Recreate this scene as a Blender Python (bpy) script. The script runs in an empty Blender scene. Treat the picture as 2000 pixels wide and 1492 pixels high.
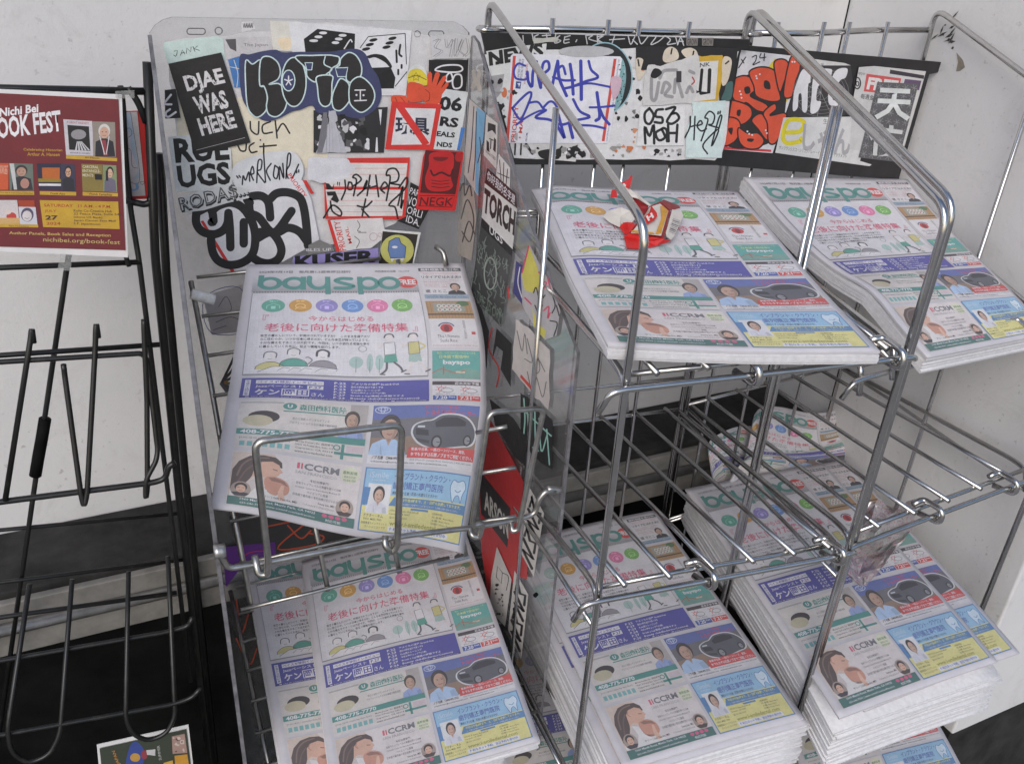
import bpy, bmesh, math, random
import numpy as np
from mathutils import Vector
from mathutils.geometry import tessellate_polygon
random.seed(7); rng = np.random.default_rng(7)
SC = bpy.context.scene
COL = SC.collection
# ------------------------------------------------------------------ camera
F, CX, CY = 1700.0, 1000.0, 746.0
CAMZ = 1.5
def _basis():
    z = -np.array([800 - CX, 3900 - CY, F]); z /= np.linalg.norm(z)
    x = np.array([4919 - CX, 76 - CY, F]); x -= z * (x @ z); x /= np.linalg.norm(x)
    y = np.cross(x, z); y = -y if y[2] < 0 else y
    return np.array([x, y, z])
B = _basis()
cam_d = bpy.data.cameras.new('camera'); cam = bpy.data.objects.new('camera', cam_d); COL.objects.link(cam)
cam_d.sensor_fit = 'HORIZONTAL'; cam_d.sensor_width = 36.0; cam_d.lens = 36.0 * F / 2000.0
cam_d.clip_start = 0.02; cam_d.clip_end = 500
from mathutils import Matrix
_r, _dn, _fw = B @ [1, 0, 0], B @ [0, 1, 0], B @ [0, 0, 1]
M = Matrix(((_r[0], -_dn[0], -_fw[0], 0), (_r[1], -_dn[1], -_fw[1], 0), (_r[2], -_dn[2], -_fw[2], CAMZ), (0, 0, 0, 1)))
cam.matrix_world = M
SC.camera = cam
# ------------------------------------------------------------------ light
SUN_AZ, SUN_EL = math.radians(215), math.radians(36)      # the sun stands behind the viewer's left shoulder
world = bpy.data.worlds.new('World'); SC.world = world; world.use_nodes = True
wn = world.node_tree.nodes; wl = world.node_tree.links
bg = wn['Background']; sky = wn.new('ShaderNodeTexSky'); sky.sky_type = 'NISHITA'; sky.sun_disc = False
sky.sun_elevation = SUN_EL; sky.sun_rotation = SUN_AZ; sky.dust_density = 1.6; sky.air_density = 1.0; sky.ozone_density = 0.9
wl.new(sky.outputs[0], bg.inputs[0]); bg.inputs[1].default_value = 0.12
sun_d = bpy.data.lights.new('sun', 'SUN'); sun_d.energy = 1.1; sun_d.angle = math.radians(40); sun_d.color = (1.0, 0.98, 0.95)
sun = bpy.data.objects.new('sun', sun_d); COL.objects.link(sun)
_sd = Vector((math.sin(SUN_AZ) * math.cos(SUN_EL), math.cos(SUN_AZ) * math.cos(SUN_EL), math.sin(SUN_EL)))
sun.rotation_euler = _sd.to_track_quat('Z', 'Y').to_euler(); sun.location = (0, -3, 6)
SC.view_settings.view_transform = 'Standard'; SC.view_settings.look = 'None'
SC.view_settings.gamma = 1.0; SC.view_settings.exposure = 0.30; SC.view_settings.use_curve_mapping = False
SC.cycles.max_bounces = 8; SC.cycles.transparent_max_bounces = 12
SC.cycles.caustics_reflective = False; SC.cycles.caustics_refractive = False
# ------------------------------------------------------------------ pixel -> point on a plane of the place
def ray(px, py):
    return B @ np.array([px - CX, py - CY, F])
def at(px, py, Y=None, Z=None, X=None, pl=None):
    """point where the line of sight through a photo pixel meets a plane (Z relative to the camera height)"""
    r = ray(px, py)
    if Y is not None: k = Y / r[1]
    elif Z is not None: k = Z / r[2]
    elif X is not None: k = X / r[0]
    else:
        p, n = pl; p = np.asarray(p, float); n = np.asarray(n, float); k = (p @ n) / (r @ n)
    q = r * k
    return np.array([q[0], q[1], q[2] + CAMZ])
def W(x, y, z): return np.array([x, y, z + CAMZ])
def srgb(r, g, b, k=1.0):
    o = []
    for c in (r, g, b):
        c /= 255.0
        o.append((c / 12.92 if c <= 0.04045 else ((c + 0.055) / 1.055) ** 2.4) * k)
    return tuple(o)
# ------------------------------------------------------------------ materials
def mat(name, base=(.5, .5, .5), rough=.6, metal=0.0, spec=.5):
    m = bpy.data.materials.new(name); m.use_nodes = True
    b = m.node_tree.nodes['Principled BSDF']
    b.inputs['Base Color'].default_value = (*base, 1); b.inputs['Roughness'].default_value = rough
    b.inputs['Metallic'].default_value = metal; b.inputs['Specular IOR Level'].default_value = spec
    return m, m.node_tree.nodes, m.node_tree.links, b
def noise(n, l, scale, detail=4, rough=.6, coord='Object', dist=0.0):
    tc = n.new('ShaderNodeTexCoord'); t = n.new('ShaderNodeTexNoise')
    t.inputs['Scale'].default_value = scale; t.inputs['Detail'].default_value = detail
    t.inputs['Roughness'].default_value = rough; t.inputs['Distortion'].default_value = dist
    l.new(tc.outputs[coord], t.inputs['Vector']); return t
def ramp(n, l, src, stops):
    r = n.new('ShaderNodeValToRGB'); e = r.color_ramp.elements
    while len(e) < len(stops): e.new(.5)
    for i, (p, c) in enumerate(stops):
        e[i].position = p; e[i].color = (*c, 1) if len(c) == 3 else c
    l.new(src, r.inputs[0]); return r
def mixc(n, l, f, a, b, mode='MIX'):
    m = n.new('ShaderNodeMix'); m.data_type = 'RGBA'; m.blend_type = mode
    if hasattr(f, 'links'): l.new(f, m.inputs[0])
    else: m.inputs[0].default_value = f
    for s, v in ((6, a), (7, b)):
        if hasattr(v, 'links'): l.new(v, m.inputs[s])
        else: m.inputs[s].default_value = (*v, 1)
    return m.outputs[2]
def bump(n, l, b, src, strength=.2, dist=.002):
    u = n.new('ShaderNodeBump'); u.inputs['Strength'].default_value = strength; u.inputs['Distance'].default_value = dist
    l.new(src, u.inputs['Height']); l.new(u.outputs[0], b.inputs['Normal'])
def m_wall():
    m, n, l, b = mat('painted_plaster', rough=.75)
    big = noise(n, l, 2.2, 5, .6); c0 = ramp(n, l, big.outputs[0], [(.3, (.615, .605, .61)), (.7, (.70, .69, .695))])
    sp = noise(n, l, 95, 3, .7); s1 = ramp(n, l, sp.outputs[0], [(.63, (0, 0, 0)), (.70, (1, 1, 1))])
    msk = noise(n, l, 3.4, 2, .5); s2 = ramp(n, l, msk.outputs[0], [(.40, (0, 0, 0)), (.66, (.9, .9, .9))])
    mm = n.new('ShaderNodeMath'); mm.operation = 'MULTIPLY'; l.new(s1.outputs[0], mm.inputs[0]); l.new(s2.outputs[0], mm.inputs[1])
    o = mixc(n, l, mm.outputs[0], c0.outputs[0], (.40, .38, .37))
    st = noise(n, l, 9, 6, .75, dist=1.5); s3 = ramp(n, l, st.outputs[0], [(.54, (0, 0, 0)), (.80, (.5, .5, .5))])
    o = mixc(n, l, s3.outputs[0], o, (.42, .40, .38))
    l.new(o, b.inputs['Base Color'])
    f = noise(n, l, 90, 6, .7); bump(n, l, b, f.outputs[0], .25, .003); return m
def m_chrome():
    m, n, l, b = mat('chromed_steel', (.62, .61, .60), .22, 1.0)
    t = noise(n, l, 45, 4, .6); r = ramp(n, l, t.outputs[0], [(.35, (.14,) * 3), (.75, (.30,) * 3)]); l.new(r.outputs[0], b.inputs['Roughness'])
    t2 = noise(n, l, 28, 6, .75); c = ramp(n, l, t2.outputs[0], [(.40, (.56, .555, .55)), (.66, (.47, .455, .44)), (.84, (.24, .20, .16))]); l.new(c.outputs[0], b.inputs['Base Color'])
    return m
def m_blackwire():
    m, n, l, b = mat('black_coated_wire', (.012, .012, .012), .35)
    t = noise(n, l, 40, 5, .7); c = ramp(n, l, t.outputs[0], [(.55, (.011, .011, .011)), (.75, (.035, .034, .03))]); l.new(c.outputs[0], b.inputs['Base Color'])
    bump(n, l, b, t.outputs[0], .15, .0008); return m
def m_plain(name, c, rough=.6, var=.15, scale=30, bmp=.15, metal=0.0, bd=.001):
    m, n, l, b = mat(name, c, rough, metal)
    t = noise(n, l, scale, 5, .65)
    r = ramp(n, l, t.outputs[0], [(.3, tuple(x * (1 - var) for x in c)), (.7, tuple(min(1, x * (1 + var)) for x in c))]); l.new(r.outputs[0], b.inputs['Base Color'])
    if bmp: bump(n, l, b, t.outputs[0], bmp, bd)
    return m
def m_ink(name, rough, spec=.4, fade=0.0, tint=(.8, .78, .8), bscale=25, bstr=.08):
    m, n, l, b = mat(name, rough=rough, spec=spec)
    a = n.new('ShaderNodeAttribute'); a.attribute_name = 'ink'
    t = noise(n, l, 40, 6, .75); r = ramp(n, l, t.outputs[0], [(.32, (.82,) * 3), (.62, (1, 1, 1))])
    o = mixc(n, l, 1.0, a.outputs['Color'], r.outputs[0], 'MULTIPLY')
    tg = noise(n, l, 900, 2, .6); rg = ramp(n, l, tg.outputs[0], [(.3, (.90,) * 3), (.7, (1.06,) * 3)]); o = mixc(n, l, 1.0, o, rg.outputs[0], 'MULTIPLY')
    if fade: o = mixc(n, l, fade, o, tint)
    l.new(o, b.inputs['Base Color'])
    t2 = noise(n, l, bscale, 4, .6); bump(n, l, b, t2.outputs[0], bstr, .004); return m
def m_acrylic(name, tint=.955, haze=.085, hz=(.55, .54, .54)):
    m = bpy.data.materials.new(name); m.use_nodes = True; n = m.node_tree.nodes; l = m.node_tree.links; n.clear()
    out = n.new('ShaderNodeOutputMaterial'); tr = n.new('ShaderNodeBsdfTransparent'); tr.inputs[0].default_value = (tint, tint, tint, 1)
    df = n.new('ShaderNodeBsdfDiffuse'); df.inputs[0].default_value = (*hz, 1)
    gl = n.new('ShaderNodeBsdfGlossy'); gl.inputs['Roughness'].default_value = .12
    t = noise(n, l, 60, 6, .75); r = ramp(n, l, t.outputs[0], [(.35, (haze * .6,) * 3), (.72, (haze * 1.7,) * 3)])
    m1 = n.new('ShaderNodeMixShader'); l.new(r.outputs[0], m1.inputs[0]); l.new(tr.outputs[0], m1.inputs[1]); l.new(df.outputs[0], m1.inputs[2])
    fr = n.new('ShaderNodeFresnel'); fr.inputs[0].default_value = 1.16
    fm = n.new('ShaderNodeMath'); fm.operation = 'MULTIPLY'; fm.inputs[1].default_value = .35; l.new(fr.outputs[0], fm.inputs[0])
    m2 = n.new('ShaderNodeMixShader'); l.new(fm.outputs[0], m2.inputs[0]); l.new(m1.outputs[0], m2.inputs[1]); l.new(gl.outputs[0], m2.inputs[2])
    l.new(m2.outputs[0], out.inputs[0]); return m
MT = dict(wall=m_wall(), chrome=m_chrome(), bwire=m_blackwire(),
    paper=m_plain('newsprint', (.56, .54, .57), .8, .05, 60, .1),
    paper_edge=m_plain('newsprint_edges', (.66, .65, .67), .85, .10, 160, .3),
    print=m_ink('newspaper_ink', .75, .25, .16, (.54, .52, .55), 30, .06),
    vinyl=m_ink('sticker_vinyl', .38, .45, .02, (.8, .8, .8), 38, .30),
    card=m_ink('poster_print', .45, .4, .03, (.8, .75, .75), 14, .10),
    acrylic=m_acrylic('clear_acrylic'), acrylic_dirty=m_acrylic('scratched_acrylic', .8, .42, (.36, .34, .33)), acrylic_edge=m_plain('acrylic_edge', (.16, .155, .165), .22, .4, 70, .2),
    placard=m_plain('black_plastic', (.018, .017, .018), .4, .3, 40, .1),
    ledge=m_plain('dark_ledge_rubber', (.032, .031, .030), .7, .45, 18, .4, bd=.004),
    ledge_face=m_plain('dusty_sill_face', (.20, .19, .175), .6, .35, 16, .3),
    steel=m_plain('worn_aluminium', (.42, .41, .40), .38, .25, 40, .2, metal=.85),
    black=m_plain('black_rubber_mat', (.005, .005, .005), .7, .5, 20, .5, bd=.004),
    pave=m_plain('concrete_pavement', (.26, .25, .24), .85, .25, 6, .4, bd=.01))
for k_ in ('black', 'ledge'): MT[k_].node_tree.nodes['Principled BSDF'].inputs['Specular IOR Level'].default_value = .12
# ------------------------------------------------------------------ objects
def new_mesh(name, verts, faces, m=None, parent=None, smooth=False, mats=None, midx=None):
    me = bpy.data.meshes.new(name); me.from_pydata([tuple(map(float, v)) for v in verts], [], [tuple(map(int, f)) for f in faces]); me.update()
    for x in (mats or ([m] if m else [])): me.materials.append(x)
    if midx is not None: me.polygons.foreach_set('material_index', midx)
    if smooth: me.polygons.foreach_set('use_smooth', [True] * len(me.polygons))
    o = bpy.data.objects.new(name, me); COL.objects.link(o)
    if parent: o.parent = parent; o.matrix_parent_inverse = parent.matrix_world.inverted()
    return o
def tag(o, label, cat=None, group=None, kind=None):
    if label: o['label'] = label
    if cat: o['category'] = cat
    if group: o['group'] = group
    if kind: o['kind'] = kind
    return o
def thing(name, label, cat, loc=(0, 0, 0), group=None):
    e = bpy.data.objects.new(name, None); e.empty_display_size = .05; COL.objects.link(e); e.location = tuple(map(float, loc))
    bpy.context.view_layer.update()
    return tag(e, label, cat, group)
def fillet(pts, r):
    pts = [np.asarray(p, float) for p in pts]; out = [pts[0]]
    for i in range(1, len(pts) - 1):
        a, b, c = pts[i - 1], pts[i], pts[i + 1]
        d1, d2 = a - b, c - b; l1, l2 = np.linalg.norm(d1), np.linalg.norm(d2)
        k = min(r, l1 * .45, l2 * .45)
        p0, p2 = b + d1 / l1 * k, b + d2 / l2 * k
        for t in np.linspace(0, 1, 6): out.append((1 - t) ** 2 * p0 + 2 * t * (1 - t) * b + t * t * p2)
    out.append(pts[-1]); return out
def tube_data(pts, r, seg=10):
    pts = np.array(pts); n = len(pts); V = []; Fc = []
    tan = np.gradient(pts, axis=0); tan /= np.linalg.norm(tan, axis=1)[:, None] + 1e-12
    ref = np.array([0, 0, 1.0]) if abs(tan[0][2]) < .9 else np.array([1.0, 0, 0])
    u = np.cross(tan[0], ref); u /= np.linalg.norm(u)
    for i in range(n):
        u = u - tan[i] * (u @ tan[i]); u /= np.linalg.norm(u); w = np.cross(tan[i], u)
        for k in range(seg):
            a = 2 * math.pi * k / seg; V.append(pts[i] + r * (math.cos(a) * u + math.sin(a) * w))
    for i in range(n - 1):
        for k in range(seg):
            k2 = (k + 1) % seg; Fc.append((i * seg + k, i * seg + k2, (i + 1) * seg + k2, (i + 1) * seg + k))
    Fc.append(tuple(range(seg - 1, -1, -1))); Fc.append(tuple((n - 1) * seg + k for k in range(seg)))
    return V, Fc
def rod(name, pts, r, m, parent=None, fr=.015, seg=10):
    p = fillet(pts, fr) if len(pts) > 2 else [np.asarray(q, float) for q in pts]
    if len(pts) == 2:                                     # a long wire is never dead straight
        a, b = p; ln = np.linalg.norm(b - a); off = rng.normal(0, .0009, 3) * min(1, ln / .3)
        p = [a, a * .67 + b * .33 + off, a * .33 + b * .67 - off * .6, b]
    V, Fc = tube_data(p, r, seg); return new_mesh(name, V, Fc, m, parent, True)
def prism(name, poly3, nrm, th, m, parent=None, mats=None):
    """flat outline (3D points) thickened by th along nrm; faces first material, rim second"""
    n = len(poly3); nrm = np.asarray(nrm, float); a = [np.asarray(p, float) for p in poly3]; b = [p + nrm * th for p in a]
    F_ = [tuple(range(n)), tuple(range(2 * n - 1, n - 1, -1))] + [(i, i + n, (i + 1) % n + n, (i + 1) % n) for i in range(n)]
    return new_mesh(name, a + b, F_, m, parent, mats=mats, midx=([0, 0] + [1] * n) if mats else None)
def box(name, x0, x1, y0, y1, z0, z1, m, parent=None, bev=0.0, sub=0):
    bm = bmesh.new(); bmesh.ops.create_cube(bm, size=1)
    for v in bm.verts:
        v.co = Vector(((x0 + x1) / 2 + v.co.x * (x1 - x0), (y0 + y1) / 2 + v.co.y * (y1 - y0), (z0 + z1) / 2 + v.co.z * (z1 - z0)))
    if bev: bmesh.ops.bevel(bm, geom=list(bm.edges), offset=bev, segments=3, affect='EDGES', profile=.5)
    me = bpy.data.meshes.new(name); bm.to_mesh(me); bm.free(); me.materials.append(m)
    o = bpy.data.objects.new(name, me); COL.objects.link(o)
    if parent: o.parent = parent; o.matrix_parent_inverse = parent.matrix_world.inverted()
    return o
# ------------------------------------------------------------------ flat print: shapes, strokes and lettering
_txt = {}
def text_mesh(body, bold=0.0, res=2):
    k = (body, bold, res)
    if k not in _txt:
        c = bpy.data.curves.new('t', 'FONT'); c.body = body; c.resolution_u = res; c.offset = bold
        o = bpy.data.objects.new('t', c); COL.objects.link(o)
        dg = bpy.context.evaluated_depsgraph_get(); me = o.evaluated_get(dg).to_mesh(); me.calc_loop_triangles()
        v = np.zeros(len(me.vertices) * 3); me.vertices.foreach_get('co', v); v = v.reshape(-1, 3)[:, :2].copy()
        t = np.zeros(len(me.loop_triangles) * 3, int); me.loop_triangles.foreach_get('vertices', t); t = t.reshape(-1, 3).copy()
        bpy.data.objects.remove(o); bpy.data.curves.remove(c)
        lo, hi = v.min(0), v.max(0); asp = (hi[0] - lo[0]) / (hi[1] - lo[1])
        v = (v - lo) / (hi - lo); v[:, 1] = 1 - v[:, 1]      # u right, v down, in the lettering's own box
        _txt[k] = (v, t, asp)
    return _txt[k]
def catmull(p, n=6, closed=False):
    p = [np.asarray(q, float) for q in p]
    if len(p) < 3: return p
    q = [p[-1]] + p + [p[0], p[1]] if closed else [2 * p[0] - p[1]] + p + [2 * p[-1] - p[-2]]
    out = []
    for i in range(1, len(q) - 2):
        a, b, c, d = q[i - 1], q[i], q[i + 1], q[i + 2]
        for t in np.linspace(0, 1, n, endpoint=False):
            out.append(.5 * (2 * b + (c - a) * t + (2 * a - 5 * b + 4 * c - d) * t * t + (3 * b - a - 3 * c + d) * t ** 3))
    if not closed: out.append(p[-1])
    return out
class Art:
    """flat print in 2D; z is a tiny height in mm so that ink laid later covers ink laid earlier"""
    def __init__(s, step=.012): s.V = []; s.T = []; s.C = []; s.n = 0; s.z = 0.0; s.step = step; s.x = lambda p: p; s.lay = None
    def _z(s):
        if s.lay is not None: return s.lay * .06
        s.z += s.step; return s.z
    def tris(s, v, t, c):
        z = s._z(); v = np.asarray(v, float)
        s.V.append(np.column_stack([v, np.full(len(v), z)])); s.T.append(np.asarray(t, int) + s.n); s.C += [c] * len(t); s.n += len(v)
    def poly(s, pts, c, smooth=False):
        pts = s.x([tuple(p) for p in pts])
        if smooth: pts = catmull(pts, 6, True)
        t = tessellate_polygon([[Vector((p[0], p[1], 0)) for p in pts]])
        s.tris([(p[0], p[1]) for p in pts], t, c); return s
    def rect(s, x0, y0, x1, y1, c): return s.poly([(x0, y0), (x1, y0), (x1, y1), (x0, y1)], c)
    def ell(s, cx, cy, rx, ry, c, n=20, rot=0.0, a0=0, a1=2 * math.pi):
        cr, sr = math.cos(rot), math.sin(rot); full = abs(a1 - a0 - 2 * math.pi) < 1e-6
        P = [(rx * math.cos(a), ry * math.sin(a)) for a in np.linspace(a0, a1, n, endpoint=not full)]
        return s.poly([(cx + x * cr - y * sr, cy + x * sr + y * cr) for x, y in P], c)
    def stroke(s, pts, w, c, smooth=True, closed=False, cap=True):
        p = s.x([tuple(q) for q in pts]); p = catmull(p, 5, closed) if smooth else [np.asarray(q, float) for q in p]
        q = [p[0]]
        for a in p[1:]:
            if np.linalg.norm(np.asarray(a) - q[-1]) > 1e-7: q.append(a)
        p = np.array(q); n = len(p)
        if n < 2: return s
        if closed: tg = np.roll(p, -1, 0) - np.roll(p, 1, 0)
        else: tg = np.gradient(p, axis=0)
        tg /= np.linalg.norm(tg, axis=1)[:, None] + 1e-12; nr = np.column_stack([-tg[:, 1], tg[:, 0]]) * w / 2
        V = list(p + nr) + list(p - nr); T = []
        for i in range(n if closed else n - 1):
            j = (i + 1) % n; T += [(i, j, j + n), (i, j + n, i + n)]
        if cap and not closed:
            for e, sg in ((0, -1), (n - 1, 1)):
                b = len(V); V.append(p[e]); a0 = math.atan2(nr[e][1], nr[e][0])
                for k in range(7):
                    a = a0 - sg * math.pi * k / 6; V.append(p[e] + w / 2 * np.array([math.cos(a), math.sin(a)]))
                T += [(b, b + 1 + k, b + 2 + k) for k in range(6)]
        s.tris(V, T, c); return s
    def ring(s, cx, cy, rx, ry, w, c, n=28, a0=0, a1=2 * math.pi):
        full = abs(a1 - a0 - 2 * math.pi) < 1e-6
        return s.stroke([(cx + rx * math.cos(a), cy + ry * math.sin(a)) for a in np.linspace(a0, a1, n, endpoint=not full)], w, c, False, full, False)
    def text(s, body, tl, tr, bl, c, bold=0.0, res=2):
        v, t, _ = text_mesh(body, bold, res); tl, tr, bl = [np.asarray(q, float) for q in s.x([tl, tr, bl])]
        s.tris(tl + v[:, :1] * (tr - tl) + v[:, 1:] * (bl - tl), t, c); return s
    def tx(s, body, x0, y0, x1, y1, c, bold=0.0, res=2): return s.text(body, (x0, y0), (x1, y0), (x0, y1), c, bold, res)
    def done(s): return np.vstack(s.V), np.vstack(s.T), s.C
def ink_mesh(name, co, faces_flat, starts, counts, colors, m, parent):
    me = bpy.data.meshes.new(name); me.vertices.add(len(co)); me.vertices.foreach_set('co', np.asarray(co, np.float32).ravel())
    me.loops.add(len(faces_flat)); me.loops.foreach_set('vertex_index', np.asarray(faces_flat, np.int32))
    me.polygons.add(len(starts)); me.polygons.foreach_set('loop_start', np.asarray(starts, np.int32)); me.polygons.foreach_set('loop_total', np.asarray(counts, np.int32))
    me.update(calc_edges=True)
    a = me.attributes.new('ink', 'FLOAT_COLOR', 'FACE'); cc = np.ones((len(starts), 4), np.float32); cc[:, :3] = colors; a.data.foreach_set('color', cc.ravel())
    me.materials.append(m); o = bpy.data.objects.new(name, me); COL.objects.link(o)
    if parent: o.parent = parent; o.matrix_parent_inverse = parent.matrix_world.inverted()
    return o
def art_on_plane(name, art, fn, nrm, base, m, parent):
    """lay an Art whose points are photo pixels (or any 2D) on a plane: fn(x, y) -> 3D point; base = metres of lift"""
    V, T, C = art.done(); nrm = np.asarray(nrm, float)
    P = np.array([fn(x, y) for x, y, _ in V]) + nrm * (base + V[:, 2:3] * .001)
    return ink_mesh(name, P, T.ravel(), np.arange(len(T)) * 3, np.full(len(T), 3), np.array(C)[:, :3], m, parent)
K = srgb(22, 20, 22); WHT = srgb(226, 224, 228)
# ------------------------------------------------------------------ the newspaper's front page (u 0..1, v 0..1.53)
PL_ = 1.53
def front_page():
    a = Art()
    def mute(c): m_ = sum(c) / 3; return tuple(x * .86 + m_ * .14 for x in c)
    TEAL = srgb(72, 142, 134); PINK = srgb(214, 92, 122); BLUE = srgb(74, 74, 160); RED = srgb(206, 66, 58); GR = srgb(120, 120, 126); DK = srgb(52, 52, 60)
    PAP = srgb(214, 211, 216); WH = srgb(224, 222, 226)
    def L(k): a.lay = k
    def person(x0, y0, x1, y1, bgc, skin, hair, cloth, k):
        w, h = x1 - x0, y1 - y0; L(k); skin = tuple(x * .7 + .38 * .3 for x in skin)
        if bgc: a.rect(x0, y0, x1, y1, bgc)
        cx = (x0 + x1) / 2
        L(k + 1); a.poly([(x0 + .03 * w, y1), (x0 + .1 * w, y0 + .74 * h), (x0 + .35 * w, y0 + .62 * h), (x0 + .65 * w, y0 + .62 * h), (x1 - .1 * w, y0 + .74 * h), (x1 - .03 * w, y1)], cloth)
        L(k + 2); a.ell(cx, y0 + .34 * h, .27 * w, .29 * h, hair)
        L(k + 3); a.ell(cx, y0 + .40 * h, .20 * w, .235 * h, skin); a.poly([(cx - .08 * w, y0 + .6 * h), (cx + .08 * w, y0 + .6 * h), (cx, y0 + .78 * h)], skin)
        L(k + 4); sk2 = tuple(c * .72 for c in skin); cl2 = tuple(c * .78 for c in cloth); hr2 = tuple(min(1, c * 1.9 + .01) for c in hair)
        a.poly([(cx + .10 * w, y0 + .22 * h), (cx + .17 * w, y0 + .30 * h), (cx + .185 * w, y0 + .42 * h), (cx + .12 * w, y0 + .58 * h), (cx + .04 * w, y0 + .625 * h), (cx + .11 * w, y0 + .45 * h)], sk2); a.poly([(cx - .07 * w, y0 + .605 * h), (cx + .07 * w, y0 + .605 * h), (cx, y0 + .70 * h)], sk2)
        a.poly([(x1 - .12 * w, y0 + .76 * h), (x1 - .05 * w, y1 - .002), (x1 - .25 * w, y1 - .002), (x1 - .28 * w, y0 + .80 * h)], cl2); a.poly([(x0 + .30 * w, y0 + .70 * h), (x0 + .38 * w, y1 - .002), (x0 + .32 * w, y1 - .002)], cl2)
        a.stroke([(cx - .17 * w, y0 + .20 * h), (cx - .05 * w, y0 + .10 * h), (cx + .08 * w, y0 + .09 * h)], .025 * h, hr2)
        L(k + 5)
        for s in (-1, 1): a.ell(cx + s * .075 * w, y0 + .38 * h, .026 * w, .010 * h, DK, 8); a.stroke([(cx + s * .04 * w, y0 + .345 * h), (cx + s * .115 * w, y0 + .345 * h)], .009 * h, hair)
        a.stroke([(cx - .06 * w, y0 + .50 * h), (cx, y0 + .52 * h), (cx + .06 * w, y0 + .50 * h)], .018 * h, srgb(160, 70, 66))
    # masthead: grey band that darkens downwards, in printed bands
    L(1)
    for i in range(8):
        g = 205 - i * 6; a.rect(.035, .10 + i * .014, .75, .10 + (i + 1) * .014 - .0001, srgb(g, g, g + 4))
    L(2); a.tx('2024年7月19日　毎月第1,3週金曜日発行', .055, .052, .45, .072, GR, .012, 1); a.tx('共同通信社加盟　No.1914', .56, .052, .72, .066, GR, .01, 1)
    t = .023; xh = .038; cy = .150
    L(3)
    def up(x, y0, y1): a.rect(x - t / 2, y0, x + t / 2, y1, TEAL)
    rx = .039
    up(.067, .088, cy + xh * .55); L(4); a.ring(.105, cy, rx, xh, t, TEAL)
    L(5); a.ring(.203, cy, rx, xh, t, TEAL); L(6); up(.242, cy - xh - t / 2, cy + xh + t / 2)
    L(5); a.stroke([(.268, cy - xh - .008), (.268, cy), (.285, cy + xh * .8), (.31, cy + xh), (.338, cy + xh * .6), (.345, cy)], t, TEAL); L(6); up(.346, cy - xh - t / 2, cy + xh + .045)
    L(5); a.stroke([(.448, cy - xh * .92), (.405, cy - xh * .95), (.382, cy - xh * .5), (.41, cy - .002), (.438, cy + .01), (.455, cy + xh * .55), (.43, cy + xh * .95), (.38, cy + xh * .95)], t, TEAL)
    L(5); a.ring(.525, cy, rx, xh, t, TEAL); L(6); up(.487, cy - xh - t / 2, cy + xh + .045)
    L(5); a.ring(.618, cy, rx + .003, xh, t, TEAL)
    L(3); a.ell(.702, cy - .006, .048, .045, RED, 28); L(4); a.tx('FREE', .662, cy - .026, .742, cy + .014, WH, .035)
    # perforated edge and ruled box
    L(3)
    for i in range(64): a.ell(.045 + i * .0111, .2165, .0042, .0042, srgb(120, 120, 125), 8)
    L(1); a.rect(.04, .225, .747, .752, srgb(222, 220, 225))
    L(2)
    for i in range(47): a.rect(.047 + i * .015, .228, .0478 + i * .015, .746, srgb(206, 205, 211))
    L(3)
    for i in range(34): a.rect(.044, .236 + i * .015, .744, .2368 + i * .015, srgb(206, 205, 211))
    L(4)
    for r_ in ((.038, .222, .0405, .754), (.746, .222, .7485, .754), (.0405, .747, .746, .754)): a.rect(*r_, srgb(138, 138, 144))
    cs = [(96, 170, 150), (206, 156, 74), (146, 138, 200), (104, 146, 206), (218, 122, 164), (118, 176, 92)]
    for i, c in enumerate(cs):
        cx = .126 + i * .1067; L(5); a.ell(cx, .318, .046, .046, srgb(*c), 26); L(6); lt = srgb(min(255, c[0] + 62), min(255, c[1] + 56), min(255, c[2] + 56))
        a.tx('住貯転医夢保'[i] + 'い金職療想険'[i], cx - .017, .279, cx + .017, .293, lt, .02, 1)
        if i % 2 == 0: a.stroke([(cx - .025, .338), (cx - .025, .318), (cx, .302), (cx + .025, .318), (cx + .025, .338)], .0035, lt, False); a.rect(cx - .009, .32, cx + .009, .342, lt)
        else: a.ring(cx, .322, .019, .018, .004, lt, 18); L(7); a.stroke([(cx - .02, .343), (cx - .004, .326), (cx + .022, .337)], .004, lt)
    L(5); a.tx('今からはじめる', .265, .392, .53, .428, PINK, .008); a.tx('老後に向けた準備特集', .10, .443, .672, .500, PINK, .008)
    a.tx('『', .09, .383, .112, .42, PINK); a.tx('』', .69, .47, .712, .503, PINK)
    for i, s in enumerate(['将来の暮らしについて、計画はされていますか？　このまま生涯アメリ', 'カに住むのか、いつか日本に帰るのか。どんな未来が待っていようと、', '十分な備えをすることは大切です。今回は、いつか訪れる老後も幸せ', 'に暮らしていくために、役立つ情報を紹介します。']):
        a.tx(s, .088, .518 + i * .0225, .508 if i < 3 else .39, .534 + i * .0225, DK, .012, 1)
    # drawing: three people talking at a table
    ln = .0026; OL = srgb(92, 92, 98)
    for cx, cy, body, hair in ((.13, .652, srgb(204, 196, 132), 0), (.215, .633, srgb(86, 160, 144), 0), (.325, .640, srgb(150, 146, 152), 1)):
        L(5); a.poly([(cx - .05, .72), (cx - .045, cy + .05), (cx - .015, cy + .028), (cx + .02, cy + .028), (cx + .05, cy + .05), (cx + .055, .72)], body)
        L(6); a.ell(cx, cy, .021, .025, srgb(228, 224, 226), 16); L(7); a.stroke([(cx - .023, cy + .004), (cx - .02, cy - .02), (cx, cy - .029), (cx + .022, cy - .018), (cx + .022, cy + .005)], .009 if hair else .004, srgb(70, 70, 76) if hair else OL); L(8); a.stroke([(cx - .008, cy + .01), (cx, cy + .013), (cx + .008, cy + .01)], ln * .7, OL)
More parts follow.
